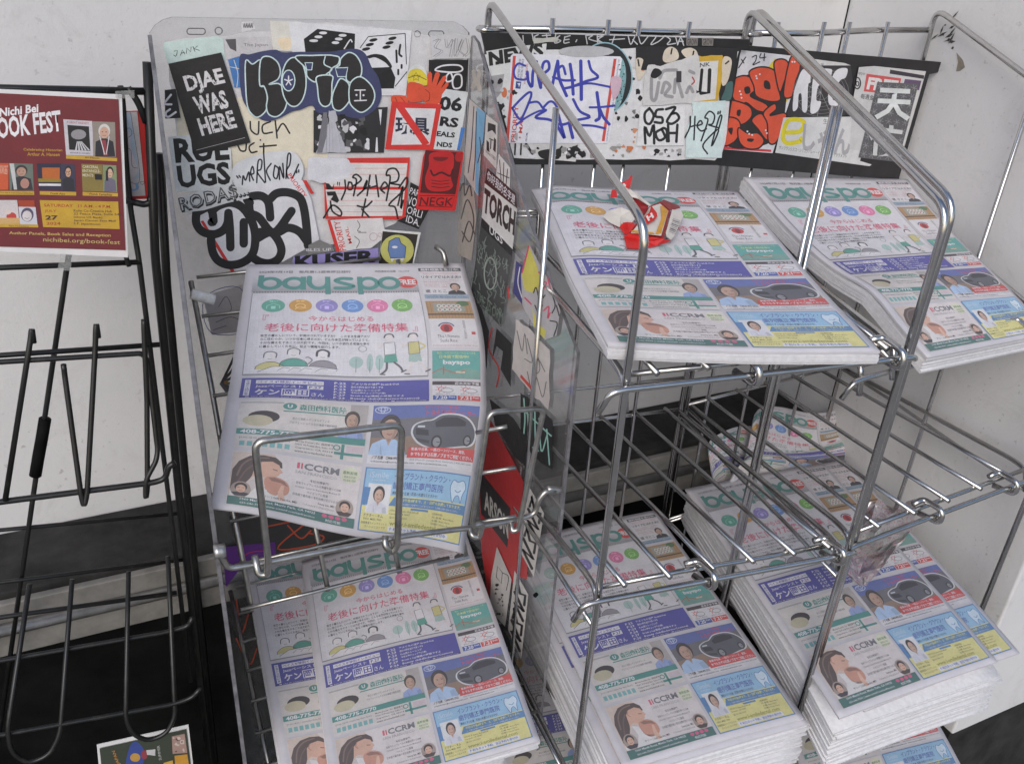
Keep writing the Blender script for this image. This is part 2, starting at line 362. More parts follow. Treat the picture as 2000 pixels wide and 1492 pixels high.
        L(8); a.stroke([(cx - .05, .72), (cx - .045, cy + .05), (cx - .015, cy + .03), (cx + .02, cy + .03), (cx + .05, cy + .05), (cx + .055, .72)], ln, OL)
    L(8); a.stroke([(.272, .688), (.285, .668), (.27, .652), (.262, .655)], .006, srgb(150, 146, 152))
    L(9); a.poly([(.09, .735), (.14, .706), (.30, .702), (.385, .712), (.36, .738)], srgb(224, 222, 226)); L(10); a.stroke([(.09, .735), (.14, .706), (.30, .702), (.385, .712)], ln, OL, False)
    for x in (.16, .20, .24, .30): a.stroke([(x, .73), (x + .02, .712), (x + .045, .716)], ln * .8, OL, False)
    # drawing: two walkers and three trees
    L(5)
    for cx, rx_, ry_ in ((.455, .028, .03), (.51, .013, .045), (.548, .017, .04)): a.ell(cx, .672, rx_, ry_, srgb(170, 196, 192), 16)
    a.ring(.48, .60, .016, .016, .003, srgb(150, 150, 156), 14); L(6)
    for x in (.455, .51, .548): a.stroke([(x, .655), (x, .725)], ln, srgb(130, 150, 148), False)
    for cx, top, bot in ((.588, srgb(226, 224, 228), srgb(86, 160, 144)), (.688, srgb(204, 196, 132), srgb(164, 190, 184))):
        L(7); a.poly([(cx - .022, .57), (cx + .022, .565), (cx + .026, .63), (cx - .02, .635)], top); a.poly([(cx - .02, .636), (cx + .026, .631), (cx + .034, .672), (cx + .008, .676), (cx - .012, .676), (cx - .022, .672)], bot)
        L(8); a.ell(cx, .54, .017, .021, srgb(228, 222, 222), 14); a.stroke([(cx - .021, .57), (cx - .042, .595), (cx - .05, .572)], .008, srgb(222, 214, 212)); a.stroke([(cx + .022, .572), (cx + .048, .592), (cx + .025, .612)], .008, top)
        a.stroke([(cx + .02, .674), (cx + .045, .70), (cx + .055, .722)], .009, OL if top[2] > .5 else srgb(222, 214, 212)); a.stroke([(cx - .01, .676), (cx - .012, .71), (cx - .03, .732)], .009, OL if top[2] > .5 else srgb(222, 214, 212))
        L(9); a.stroke([(cx - .02, .536), (cx - .012, .518), (cx + .012, .517), (cx + .02, .535)], .006, srgb(84, 84, 90)); a.stroke([(cx - .022, .57), (cx + .022, .565), (cx + .026, .63), (cx - .02, .635), (cx - .022, .57)], ln, OL, False)
        L(10); a.stroke([(cx - .036, .735), (cx - .018, .737)], .006, OL); a.stroke([(cx + .05, .726), (cx + .068, .716)], .006, OL)
    # blue interview band
    L(1); a.rect(.04, .772, .752, .915, BLUE); L(2); a.rect(.052, .784, .072, .9, WH); L(3)
    for i, ch in enumerate('今週の注目記事'): a.tx(ch, .0555, .788 + i * .0157, .0685, .8015 + i * .0157, BLUE, .01, 1)
    L(2); a.rect(.09, .787, .335, .811, WH); L(3); a.tx('ベイスポ特別インタビュー', .095, .790, .33, .808, BLUE, .015, 1)
    L(2); a.tx('Jazzベーシスト', .09, .820, .26, .842, WH, .015, 1); a.rect(.275, .818, .335, .843, WH); L(3); a.tx('P.27', .282, .822, .328, .839, BLUE, .03, 1)
    L(2); a.tx('ケン', .09, .852, .178, .895, WH, .03); a.rect(.184, .848, .284, .898, WH); L(3); a.tx('岡田', .188, .852, .280, .894, BLUE, .02); L(2); a.tx('さん', .292, .868, .34, .895, WH, .01)
    for i, (p, s) in enumerate([('P.22', 'アメリカの法律 In-and-Out'), ('P.23', '自分の歯を自分で良くする'), ('P.23', 'Kota流トレーニング'), ('P.24', '今週の夢チェック塾(六季)'), ('P.27', 'Break a leg!落語の時間ですよ'), ('P.26', 'Beauty club(EndermoCosmos)')]):
        a.tx(p, .375, .785 + i * .0205, .42, .799 + i * .0205, WH, .02, 1); a.tx(s, .44, .785 + i * .0205, .44 + .0105 * len(s), .799 + i * .0205, WH, .02, 1)
    L(2); a.rect(.042, .9055, .75, .9135, srgb(60, 58, 120)); L(3); a.tx('■ 650 El Camino Real Suite 130 Redwood City CA 94063　■ Tel 650 000　■ www.bayspo.com', .06, .907, .74, .9125, WH, .02, 1)
    # dental advertisement
    L(1); a.rect(.045, .935, .515, 1.205, srgb(214, 208, 204)); L(2); a.rect(.05, .945, .20, .953, srgb(170, 170, 172)); a.ell(.222, .968, .025, .02, TEAL, 20); L(3); a.tx('U', .213, .958, .231, .978, WH, .04)
    L(2); a.tx('森田歯科医院', .255, .952, .43, .988, TEAL, .02); a.rect(.20, .993, .43, .999, TEAL)
    a.poly([(.33, .935), (.45, .935), (.50, 1.1), (.40, 1.1)], srgb(196, 190, 190)) if False else None
    a.rect(.445, .937, .513, 1.1, srgb(176, 170, 168)); L(3); person(.40, .965, .53 - .02, 1.105, None, srgb(196, 152, 122), srgb(62, 54, 50), srgb(150, 168, 214), 3)
    L(3); a.ell(.135, 1.03, .055, .032, srgb(48, 42, 42), 18); L(4); a.ell(.115, 1.052, .052, .03, srgb(196, 188, 160), 18)
    L(2); a.tx('安心と信頼のデンタルオフィス', .235, 1.025, .37, 1.038, GR, .01, 1); a.tx('プロフェッショナルな日本語で無料相談', .225, 1.045, .40, 1.058, GR, .01, 1)
    L(8); a.rect(.047, 1.098, .513, 1.128, TEAL); L(9); a.tx('408-775-7770', .06, 1.102, .265, 1.124, WH, .03)
    L(2)
    for i in range(7): a.rect(.062 + i * .0262, 1.165, .080 + i * .0262, 1.19, srgb(120, 178, 178))
    a.tx('[9:00-18:00 / Saturday 8am-5pm]', .06, 1.142, .235, 1.153, GR, .01, 1)
    for i, s in enumerate(['Morita Dental / Dr. 森田修平', '10601 N Portal Ave, Suite 110', 'Cupertino, CA 95014', 'www.moritadental.com']): a.tx(s, .255, 1.136 + i * .0165, .395, 1.147 + i * .0165, DK, .01, 1)
    a.rect(.425, 1.13, .437, 1.20, TEAL); a.rect(.40, 1.168, .51, 1.18, TEAL); a.rect(.445, 1.135, .51, 1.165, srgb(206, 190, 196)); a.ring(.408, 1.148, .012, .011, .005, TEAL, 14)
    # car dealer advertisement
    L(1); a.rect(.53, .935, .972, 1.205, srgb(216, 214, 218)); L(2)
    a.poly([(.532, .937), (.97, .937), (.97, .985), (.532, 1.01)], srgb(92, 108, 170)); a.poly([(.532, 1.0101), (.97, .9851), (.97, 1.06), (.532, 1.09)], srgb(108, 106, 112)); a.poly([(.532, 1.0901), (.97, 1.0601), (.97, 1.15), (.532, 1.165)], srgb(146, 122, 104))
    L(3); a.ring(.57, .962, .03, .017, .004, srgb(196, 204, 226), 22); L(4); a.ring(.57, .958, .019, .009, .0035, srgb(196, 204, 226), 18); a.ring(.57, .962, .008, .015, .0035, srgb(196, 204, 226), 14)
    L(3); a.tx('トヨタ正規ディーラー', .745, .965, .955, .99, srgb(206, 70, 70), .02); a.tx('北カリフォルニア最大級の', .735, .942, .885, .957, srgb(206, 70, 70), .01, 1)
    person(.525, .975, .685, 1.165, None, srgb(196, 150, 122), srgb(50, 44, 44), srgb(174, 200, 232), 3)
    L(5); OT = srgb(210, 210, 214)
    car = [(.70, 1.07), (.705, 1.035), (.74, 1.018), (.775, 1.012), (.815, .99), (.88, .988), (.925, 1.005), (.955, 1.04), (.96, 1.075), (.945, 1.10), (.90, 1.11), (.80, 1.125), (.735, 1.108)]
    a.poly([((x - .83) * 1.06 + .83, (y - 1.055) * 1.10 + 1.055) for x, y in car], OT, True); L(6); a.poly(car, srgb(84, 88, 96), True)
    L(7); a.poly([(.785, 1.02), (.82, .998), (.875, .996), (.915, 1.012), (.915, 1.03), (.79, 1.04)], srgb(38, 42, 50)); a.poly([(.708, 1.045), (.76, 1.052), (.765, 1.075), (.712, 1.072)], srgb(40, 42, 48)); a.rect(.715, 1.034, .745, 1.042, srgb(196, 200, 206)); a.poly([(.71, 1.085), (.77, 1.095), (.77, 1.108), (.72, 1.098)], srgb(56, 58, 64))
    for cx, cy, r_ in ((.80, 1.10, .028), (.93, 1.085, .022)):
        L(8); a.ell(cx, cy, r_ * .82, r_, srgb(34, 34, 38), 20); L(9); a.ell(cx, cy, r_ * .55, r_ * .7, srgb(140, 142, 148), 18); L(10)
        for k in range(6): a.stroke([(cx, cy), (cx + r_ * .5 * math.cos(k * 1.047), cy + r_ * .62 * math.sin(k * 1.047))], .003, srgb(60, 60, 66), False, cap=False) if k == 0 else None
    L(11); a.poly([(.69, 1.125), (.97, 1.118), (.97, 1.168), (.685, 1.172)], srgb(206, 72, 70)); L(12); a.tx('新車/中古車、一括/ローン/リース、買取、', .70, 1.126, .93, 1.140, WH, .015, 1); a.tx('何でもまずは石原ノブまでご相談ください。', .70, 1.146, .965, 1.164, WH, .02, 1)
    L(11); a.tx('ノブ 石原　☐408-495-2522', .545, 1.168, .675, 1.184, DK, .015, 1); L(2); a.tx('nobuishihara@toyotasunnyvale.com   www.toyotasunnyvale.com', .545, 1.189, .86, 1.2, DK, .015, 1); a.tx('898 West El Camino Real, Sunnyvale | 408-245-6640', .70, 1.176, .965, 1.185, GR, .01, 1)
    # clinic advertisement
    L(1); a.rect(.045, 1.222, .515, 1.502, srgb(222, 214, 212)); L(2)
    a.poly([(.047, 1.225), (.19, 1.225), (.215, 1.30), (.19, 1.40), (.10, 1.455), (.047, 1.455)], srgb(214, 196, 184))
    HB = srgb(84, 68, 62); SKN = srgb(218, 174, 152)
    L(3); a.poly([(.052, 1.32), (.07, 1.275), (.105, 1.243), (.15, 1.234), (.195, 1.24), (.218, 1.262), (.222, 1.29), (.20, 1.285), (.16, 1.29), (.13, 1.32), (.115, 1.36), (.09, 1.405), (.052, 1.42)], HB)
    L(4); a.poly([(.128, 1.29), (.15, 1.268), (.185, 1.262), (.210, 1.276), (.216, 1.295), (.226, 1.312), (.215, 1.318), (.212, 1.328), (.203, 1.332), (.195, 1.345), (.165, 1.345), (.14, 1.335), (.12, 1.35)], SKN); a.stroke([(.07, 1.35), (.085, 1.29), (.12, 1.255), (.17, 1.246)], .007, srgb(128, 108, 98)); a.stroke([(.075, 1.385), (.098, 1.32), (.125, 1.285)], .006, srgb(112, 92, 84))
    L(5); a.poly([(.165, 1.352), (.185, 1.338), (.215, 1.338), (.245, 1.356), (.256, 1.385), (.245, 1.415), (.20, 1.425), (.17, 1.40)], srgb(206, 150, 128), True); a.stroke([(.145, 1.272), (.137, 1.29), (.146, 1.303)], .005, srgb(190, 138, 118)); a.stroke([(.190, 1.300), (.205, 1.304)], .0035, HB); a.poly([(.052, 1.43), (.10, 1.39), (.13, 1.35), (.16, 1.36), (.175, 1.405), (.25, 1.43), (.27, 1.4555), (.052, 1.4555)], srgb(228, 224, 222))
    L(6); a.poly([(.178, 1.345), (.20, 1.34), (.235, 1.352), (.25, 1.375), (.225, 1.362), (.19, 1.358)], srgb(150, 112, 96)); a.poly([(.222, 1.445), (.216, 1.41), (.226, 1.372), (.236, 1.372), (.236, 1.41), (.246, 1.445)], srgb(226, 184, 162)); a.poly([(.10, 1.39), (.13, 1.352), (.14, 1.40), (.11, 1.45)], srgb(206, 196, 192))
    L(3); a.rect(.272, 1.247, .282, 1.275, PINK); a.rect(.287, 1.247, .293, 1.275, srgb(196, 90, 100)); a.tx('CCRM', .298, 1.245, .43, 1.277, GR, .03); a.tx('SAN FRANCISCO', .268, 1.285, .425, 1.299, srgb(150, 150, 154), .0, 1)
    a.ell(.472, 1.268, .036, .036, srgb(220, 222, 194), 20); L(4); a.tx('最新設備', .444, 1.25, .50, 1.265, srgb(110, 140, 110), .01, 1); a.tx('高度な技術', .45, 1.272, .495, 1.282, srgb(140, 160, 140), .01, 1); a.tx('経験豊富な医師', .448, 1.287, .497, 1.297, srgb(140, 160, 140), .01, 1)
    L(3)
    for i, (s, w_) in enumerate([('不妊治療専門', .07), ('全米でトップレベルの実績を持つCCRM', .17), ('(Colorado Center for Reproductive Medicine) が', .17), ('ベイエリアに開業', .08), ('日本語で最先端の不妊治療が受けられます', .18)]): a.tx(s, .36 - w_ / 2, 1.318 + i * .0185, .36 + w_ / 2, 1.331 + i * .0185, GR, .008, 1)
    a.tx('サリー | Salli Tazuke, MD', .165, 1.425, .285, 1.437, DK, .005, 1) if False else None
    L(7); a.tx('サリー | Salli Tazuke, MD', .155, 1.432, .29, 1.445, DK, .008, 1); L(3); a.tx('Sunny Jun, MD', .365, 1.415, .43, 1.428, DK, .008, 1); a.tx('Co-Founder & Co-Medical Director', .31, 1.432, .43, 1.441, GR, .0, 1)
    L(8); a.rect(.047, 1.457, .513, 1.5, srgb(62, 112, 104)); L(9); a.tx('1060 Marsh Road, Menlo Park, CA 94025', .09, 1.461, .36, 1.474, WH, .015, 1); a.tx('650-646-7500 | www.ccrmivf.com/sanfrancisco', .09, 1.481, .36, 1.493, WH, .01, 1)
    for i in range(4): a.ell(.395 + i * .026, 1.468, .0105, .0085, srgb(212, 90, 130), 12)
    a.tx('対応可能', .40, 1.481, .46, 1.494, WH, .01, 1)
    for cx, cy, c2 in ((.088, 1.42, srgb(54, 50, 60)), (.468, 1.42, srgb(70, 56, 52))):
        L(10); a.ell(cx, cy, .035, .040, srgb(168, 152, 142), 22); L(11); a.ell(cx, cy - .012, .022, .022, srgb(52, 42, 42), 16); a.poly([(cx - .031, cy + .018), (cx - .012, cy + .014), (cx + .012, cy + .014), (cx + .031, cy + .018), (cx + .018, cy + .033), (cx - .018, cy + .033)], c2); L(12); a.ell(cx, cy - .003, .0165, .020, srgb(220, 178, 154), 16); L(13); a.stroke([(cx - .011, cy - .008), (cx - .005, cy - .008)], .002, DK); a.stroke([(cx + .005, cy - .008), (cx + .011, cy - .008)], .002, DK); a.stroke([(cx - .006, cy + .006), (cx + .001, cy + .008), (cx + .007, cy + .006)], .002, srgb(170, 80, 76))
    # orthodontist advertisement
    L(1); a.rect(.53, 1.222, .972, 1.502, srgb(84, 134, 186)); L(2); a.poly([(.535, 1.227), (.967, 1.227), (.967, 1.34), (.535, 1.34)], srgb(150, 192, 222)); a.poly([(.535, 1.3401), (.967, 1.3401), (.967, 1.497), (.535, 1.497)], srgb(224, 216, 142)); L(3); a.poly([(.66, 1.345), (.967, 1.345), (.967, 1.383), (.64, 1.383)], srgb(86, 134, 180)); a.poly([(.535, 1.31), (.56, 1.31), (.555, 1.39), (.535, 1.39)], srgb(84, 134, 186))
    a.tx('iSmile', .55, 1.24, .625, 1.266, srgb(196, 212, 228), .0); a.tx('Dental Group', .56, 1.272, .615, 1.281, WH, .0, 1)
    a.tx('インプラント・クラウン・', .65, 1.238, .885, 1.268, srgb(84, 104, 172), .015); a.tx('歯列矯正専門医院', .648, 1.277, .86, 1.311, srgb(84, 104, 172), .015); a.tx('親知らずの抜歯・顔面の処置ならおまかせ!', .65, 1.320, .84, 1.334, DK, .01, 1)
    L(4); a.tx('平日は午後8時まで、土・日曜も診療しております。', .668, 1.349, .95, 1.363, srgb(226, 222, 110), .015, 1); a.tx('土・日曜日は隔週での診療することがありますので、お気軽にお問い合わせください。', .668, 1.369, .94, 1.378, WH, .0, 1)
    L(3); a.rect(.55, 1.292, .643, 1.42, srgb(226, 226, 228)); person(.553, 1.295, .64, 1.419, None, srgb(222, 176, 148), srgb(34, 28, 28), srgb(216, 216, 226), 4)
    L(3); a.tx('ドクター・キム', .548, 1.424, .625, 1.438, DK, .01, 1); a.tx('DDS, MSD, PhD', .548, 1.443, .622, 1.453, DK, .01, 1); a.tx('経験豊富なインプラントの', .54, 1.459, .645, 1.470, DK, .0, 1); a.tx('スペシャリストです', .555, 1.475, .64, 1.486, DK, .0, 1)
    a.tx('1070 W. El Camino Real Suite #1', .65, 1.398, .77, 1.408, DK, .0, 1); a.tx('Sunnyvale, CA 94087', .65, 1.412, .735, 1.422, DK, .0, 1); a.tx('☎650-282-5555', .65, 1.427, .725, 1.437, DK, .0, 1)
    for i, s in enumerate(['[営業時間]', '月-金曜: 8am-8pm', '土曜: 8am-5pm', '日曜9:30am-5pm']): a.tx(s, .83, 1.394 + i * .0135, .83 + .0075 * len(s), 1.404 + i * .0135, DK, .0, 1)
    a.rect(.735, 1.387, .81, 1.3955, srgb(84, 134, 186)); a.tx('www.i-smiledental.com', .655, 1.447, .905, 1.466, srgb(150, 150, 60), .02); a.rect(.65, 1.471, .91, 1.492, srgb(230, 230, 234)); L(4); a.tx('便利なネット予約、当日予約も受付中', .658, 1.474, .90, 1.489, srgb(84, 104, 172), .015, 1)
    L(3); a.poly([(.89, 1.28), (.90, 1.25), (.92, 1.256), (.945, 1.248), (.958, 1.275), (.948, 1.305), (.944, 1.338), (.934, 1.315), (.925, 1.31), (.915, 1.32), (.908, 1.342), (.897, 1.312)], srgb(206, 224, 238), True); L(4); a.stroke([(.89, 1.28), (.90, 1.25), (.92, 1.256), (.945, 1.248), (.958, 1.275), (.948, 1.305), (.944, 1.338), (.934, 1.315), (.925, 1.31), (.915, 1.32), (.908, 1.342), (.897, 1.312)], .003, srgb(84, 124, 176), True, True); a.stroke([(.912, 1.29), (.925, 1.297), (.938, 1.288)], .003, srgb(84, 124, 176))
    # right-hand column
    x0, x1 = .766, .975
    L(1); a.rect(x0, .038, x1, .275, srgb(216, 214, 218)); L(2); a.rect(x0, .038, x1, .062, srgb(66, 70, 78)); L(3); a.tx('無料相談を受付中!', x0 + .01, .041, x1 - .012, .059, WH, .02)
    L(2); a.tx('Financial Planning & Social Security Benefit', x0 + .006, .067, x1 - .006, .076, srgb(196, 90, 96), .0, 1); a.tx('Registered Social Security Analyst', x0 + .02, .079, x1 - .02, .088, srgb(196, 90, 96), .0, 1); a.tx('リタイア後は大丈夫!?', x0 + .008, .095, x1 - .008, .118, DK, .02)
    for i in range(5): a.tx('老後の資金計画は今から始めましょう' if i % 2 else 'ソーシャルセキュリティは何歳から', x0 + .012, .127 + i * .0135, x0 + .185 - .014 * i, .136 + i * .0135, srgb(176, 100, 106), .0, 1)
    a.tx('堤 さとこ', x0 + .012, .205, x0 + .112, .229, DK, .015); person(.877, .150, .97, .245, None, srgb(214, 168, 146), srgb(38, 32, 34), srgb(44, 44, 50), 3)
    L(8); a.rect(x0 + .001, .243, x1 - .001, .274, srgb(150, 172, 190)); L(9); a.tx('satoko@fpesusa.com  714-253-0800', x0 + .006, .246, x1 - .02, .255, DK, .0, 1); a.tx('www.fpesusa.com', x0 + .008, .258, x1 - .01, .272, srgb(70, 96, 130), .02, 1)
    L(1); a.rect(x0, .292, x1, .42, srgb(178, 142, 98)); L(2)
    for i in range(14): a.rect(x0 + .004 + i * .0148, .293, x0 + .0055 + i * .0148, .42, srgb(128, 98, 66))
    L(3); a.rect(x0 + .03, .305, x1 - .035, .375, srgb(158, 158, 148)); a.rect(x0, .385, x1, .394, srgb(76, 60, 46)); L(4); a.ell(x1 - .04, .312, .03, .02, srgb(86, 120, 78), 14); L(5)
    for i in range(5): a.ell(x0 + .058 + i * .022, .33, .012, .013, srgb(216, 214, 208), 14); a.ell(x0 + .058 + i * .022, .357, .012, .012, srgb(216, 214, 208), 14)
    L(6)
    for i in range(10): a.ell(x0 + .058 + (i % 5) * .022, .33 + (i // 5) * .027, .005, .006, srgb(170, 96, 76) if i % 3 else srgb(96, 120, 80), 10)
    L(1); a.rect(x0, .4201, x1, .602, srgb(218, 216, 220)); L(2); a.ell(x0 + .072, .485, .028, .028, srgb(196, 60, 62), 20); L(3); a.ell(x0 + .072, .488, .012, .022, srgb(128, 40, 44), 14); a.ring(x0 + .072, .478, .034, .028, .007, srgb(80, 86, 120), 14, math.pi * 1.05, math.pi * 1.95)
    L(2); a.tx('The Ultimate', x0 + .028, .527, x0 + .125, .546, DK, .0, 1); a.tx('Sushi Rice.', x0 + .038, .553, x0 + .116, .572, DK, .0, 1); a.rect(x1 - .028, .508, x1 - .01, .525, srgb(190, 66, 66))
    for i, ch in enumerate('類最高峰のお寿司飯'): a.tx(ch, x1 - .062, .432 + i * .0135, x1 - .05, .4445 + i * .0135, GR, .0, 1)
    a.tx('JFC International  South San Francisco CA 94080  jfc.com', x0 + .004, .587, x1 - .006, .597, srgb(190, 90, 90), .0, 1)
    L(1); a.rect(x0, .62, x1, .765, srgb(88, 164, 158)); L(2); a.poly([(x0, .7651), (x0, .728), (x0 + .05, .71), (x0 + .09, .725), (x0 + .15, .708), (x1, .72), (x1, .7651)], srgb(116, 160, 150)); a.tx('毎日、シリコンバレーのニュースを', x0 + .02, .627, x1 - .02, .637, srgb(222, 220, 140), .0, 1); a.tx('日本語で配信中!!', x0 + .03, .643, x1 - .05, .66, srgb(222, 220, 140), .01, 1); a.tx('bayspo', x0 + .045, .668, x1 - .045, .696, WH, .03)
    L(3); a.stroke([(x0, .735), (x0 + .04, .715), (x0 + .1, .735), (x0 + .14, .72)], .004, srgb(176, 96, 80)); a.rect(x0 + .045, .70, x0 + .05, .745, srgb(176, 96, 80)); a.rect(x0 + .1, .725, x0 + .14, .735, srgb(206, 196, 176))
    L(1); a.rect(x0, .782, x1, .908, srgb(220, 218, 222)); L(2); a.rect(x0, .782, x1, .804, srgb(60, 56, 58)); L(3); a.tx('週末天気予報', x0 + .095, .785, x1 - .006, .801, WH, .015, 1)
    for i in range(2):
        cx = x0 + .05 + i * .105; L(2); a.ring(cx - .012, .832, .013, .013, .004, srgb(206, 80, 60), 14)
        for k in range(7): a.stroke([(cx - .012 + .018 * math.cos(k * .9 + 2), .832 + .018 * math.sin(k * .9 + 2)), (cx - .012 + .026 * math.cos(k * .9 + 2), .832 + .026 * math.sin(k * .9 + 2))], .003, srgb(206, 80, 60), False)
        L(3); a.ell(cx + .012, .84, .026, .014, srgb(222, 220, 224), 16); L(4); a.ring(cx + .012, .84, .026, .014, .003, GR, 18)
        L(2); a.tx('最高28℃ 最低16℃', cx - .035, .86, cx + .045, .869, GR, .0, 1)
        L(2); a.rect(x0 + .002 + i * .104, .876, x0 + .102 + i * .104, .907, srgb(64, 92, 166) if i == 0 else RED); L(3); a.tx('7.' + ('20' if i == 0 else '21'), x0 + .012 + i * .104, .88, x0 + .062 + i * .104, .903, WH, .03); a.tx('Sat' if i == 0 else 'Sun', x0 + .067 + i * .104, .88, x0 + .096 + i * .104, .892, WH, .02, 1)
    return a
NU, NV = 28, 42
def page_data():
    V, T, C = front_page().done()
    pal = {}; ci = [pal.setdefault(tuple(c), len(pal)) for c in C]
    bm = bmesh.new(); vs = [bm.verts.new(v) for v in V]
    for t, c in zip(T, ci):
        try: f = bm.faces.new([vs[i] for i in t]); f.material_index = c
        except ValueError: pass
    for i in range(1, NU): bmesh.ops.bisect_plane(bm, geom=list(bm.verts) + list(bm.edges) + list(bm.faces), plane_co=(i / NU, 0, 0), plane_no=(1, 0, 0), dist=1e-7)
    for i in range(1, NV): bmesh.ops.bisect_plane(bm, geom=list(bm.verts) + list(bm.edges) + list(bm.faces), plane_co=(0, i * PL_ / NV, 0), plane_no=(0, 1, 0), dist=1e-7)
    bm.verts.index_update(); co = np.array([v.co[:] for v in bm.verts]); fl, st, ct, cc = [], [], [], []
    inv = [k for k, _ in sorted(pal.items(), key=lambda q: q[1])]
    for f in bm.faces:
        st.append(len(fl)); ct.append(len(f.verts)); fl += [v.index for v in f.verts]; cc.append(inv[f.material_index])
    bm.free(); return co, fl, st, ct, np.array(cc)
PAGE = page_data()
def surf_grid(fn):
    G = np.array([[fn(i / NU, j / NV) for i in range(NU + 1)] for j in range(NV + 1)])
    du = np.gradient(G, axis=1); dv = np.gradient(G, axis=0); N = np.cross(dv, du); N /= np.linalg.norm(N, axis=2)[..., None] + 1e-12
    return G, N
def page_print(parent, G, N, lift=.0005, sel=None, name='front_page_print'):
    co, fl, st, ct, cc = PAGE
    u = np.clip(co[:, 0], 0, 1) * NU; v = np.clip(co[:, 1] / PL_, 0, 1) * NV
    i = np.minimum(u.astype(int), NU - 1); j = np.minimum(v.astype(int), NV - 1); a = (u - i)[:, None]; b = (v - j)[:, None]
    bl = lambda A: (A[j, i] * (1 - a) + A[j, i + 1] * a) * (1 - b) + (A[j + 1, i] * (1 - a) + A[j + 1, i + 1] * a) * b
    P = bl(G) + bl(N) * (lift + co[:, 2:3] * .001)
    return ink_mesh(name, P, fl, st, ct, cc, MT['print'], parent)
def slab(name, G, N, th, parent, m, taper=None):
    """a closed sheet of thickness th under the surface grid"""
    nv, nu = G.shape[:2]; bot = G - N * th
    V = list(G.reshape(-1, 3)) + list(bot.reshape(-1, 3)); o = nv * nu; Fc = []
    ix = lambda j, i: j * nu + i
    for j in range(nv - 1):
        for i in range(nu - 1):
            q = (ix(j, i), ix(j + 1, i), ix(j + 1, i + 1), ix(j, i + 1)); Fc.append(q); Fc.append(tuple(o + k for k in q[::-1]))
    rim = [ix(0, i) for i in range(nu)] + [ix(j, nu - 1) for j in range(1, nv)] + [ix(nv - 1, i) for i in range(nu - 2, -1, -1)] + [ix(j, 0) for j in range(nv - 2, 0, -1)]
    for k in range(len(rim)): a, b = rim[k], rim[(k + 1) % len(rim)]; Fc.append((a, b, b + o, a + o))
    ob = new_mesh(name, V, Fc, m, parent); me = ob.data
    me.polygons.foreach_set('use_smooth', [i < 2 * (nu - 1) * (nv - 1) for i in range(len(me.polygons))]); return ob
def quad_fn(tl, tr, br, bl, bend=None):
    tl, tr, br, bl = map(np.asarray, (tl, tr, br, bl))
    def fn(s, t):
        p = (tl * (1 - s) + tr * s) * (1 - t) + (bl * (1 - s) + br * s) * t
        return p + (bend(s, t) if bend else 0)
    return fn
def newspaper(label, fn, th=.0022, group=None, name='newspaper', jog=None, printed=True):
    G, N = surf_grid(fn); root = thing(name, label, 'newspaper', G[0, 0], group)
    slab('sheets', G, N, th, root, MT['paper']); page_print(root, G, N) if printed else None
    if th > .0035:                                         # the folded second section peeps out below
        G2 = G - N * (th + .0002) + (G[-1, 0] - G[0, 0]) * .006; slab('inner_section', G2, N, th * .6, root, MT['paper_edge'])
    return root, G, N
def bundle(label, group, G, N, n, th, jit, drift=(0, 0)):
    """the pile below a top copy: every folded copy is a thing of its own"""
    e = G[-1, 0] - G[0, 0]; w = G[0, -1] - G[0, 0]; e = e / np.linalg.norm(e); w = w / np.linalg.norm(w)
    Gs = G[::6, ::4]; Ns = N[::6, ::4]; wob = 0.0
    for k in range(n):
        wob = .7 * wob + rng.normal(0, jit)
        d = e * (rng.normal(0, jit * .6) + wob + drift[1] * k) + w * (rng.normal(0, jit) + drift[0] * k)
        G2 = Gs + d + np.array([0, 0, -th * (k + 1)])
        o = slab('newspaper', G2, Ns, th * .86, None, MT['paper_edge']); tag(o, label, 'newspaper', group)
# ------------------------------------------------------------------ the setting
GZ = -1.5
WY, WX, WFY = 1.17, 1.157, .577                         # back wall, side wall, front end of the side wall
g = new_mesh('ground', [(-60, -60, 0), (60, -60, 0), (60, 20, 0), (-60, 20, 0)], [(0, 1, 2, 3)], MT['pave']); tag(g, None, None, None, 'structure')
bw = thing('back_wall', 'white plastered wall behind the racks, scuffed towards its foot', 'wall', (0, WY, 0))
box('plaster', -6, WX - .002, WY, WY + .2, 0, 3.2, MT['wall'], bw)
box('ledge_top', -6, WX - .003, 1.035, WY - .001, CAMZ - .86, CAMZ - .806, MT['ledge'], bw, .004)
box('ledge_face', -6, WX - .004, 1.022, 1.034, CAMZ - .90, CAMZ - .815, MT['ledge_face'], bw, .002)
rod('nosing_strip', [W(-6, 1.018, -.852), W(WX - .006, 1.018, -.852)], .009, MT['steel'], bw)
box('dark_base', -6, WX - .005, 1.075, 1.165, 0, CAMZ - .861, MT['black'], bw)
sw = thing('side_wall', 'white plastered return wall with dark rub marks beside the corner rack', 'wall', (WX, WFY, 0))
box('plaster', WX, 6, WFY, WY + .2, CAMZ - 1.176, 3.2, MT['wall'], sw, .004)
box('plinth', WX + .004, 6, WFY + .006, WY + .19, 0, CAMZ - 1.177, MT['ledge'], sw)
gap = new_mesh('corner_joint', [W(WX - .0035, WY - .0004, -.80), W(WX - .0005, WY - .0004, -.80), W(WX - .0005, WY - .0004, 1.7), W(WX - .0035, WY - .0004, 1.7)], [(0, 1, 2, 3)], MT['black'], bw)
m_paint = m_plain('peeled_patch', (.24, .21, .17), .8, .3, 60, .2)
pp = [at(x, y, X=WX) for x, y in ((1869, 104), (1881, 118), (1885, 132), (1876, 139), (1868, 140), (1872, 122))]
prism('chipped_patch', [p + np.array([-.0008, 0, 0]) for p in pp], (1, 0, 0), .0004, m_paint, sw)
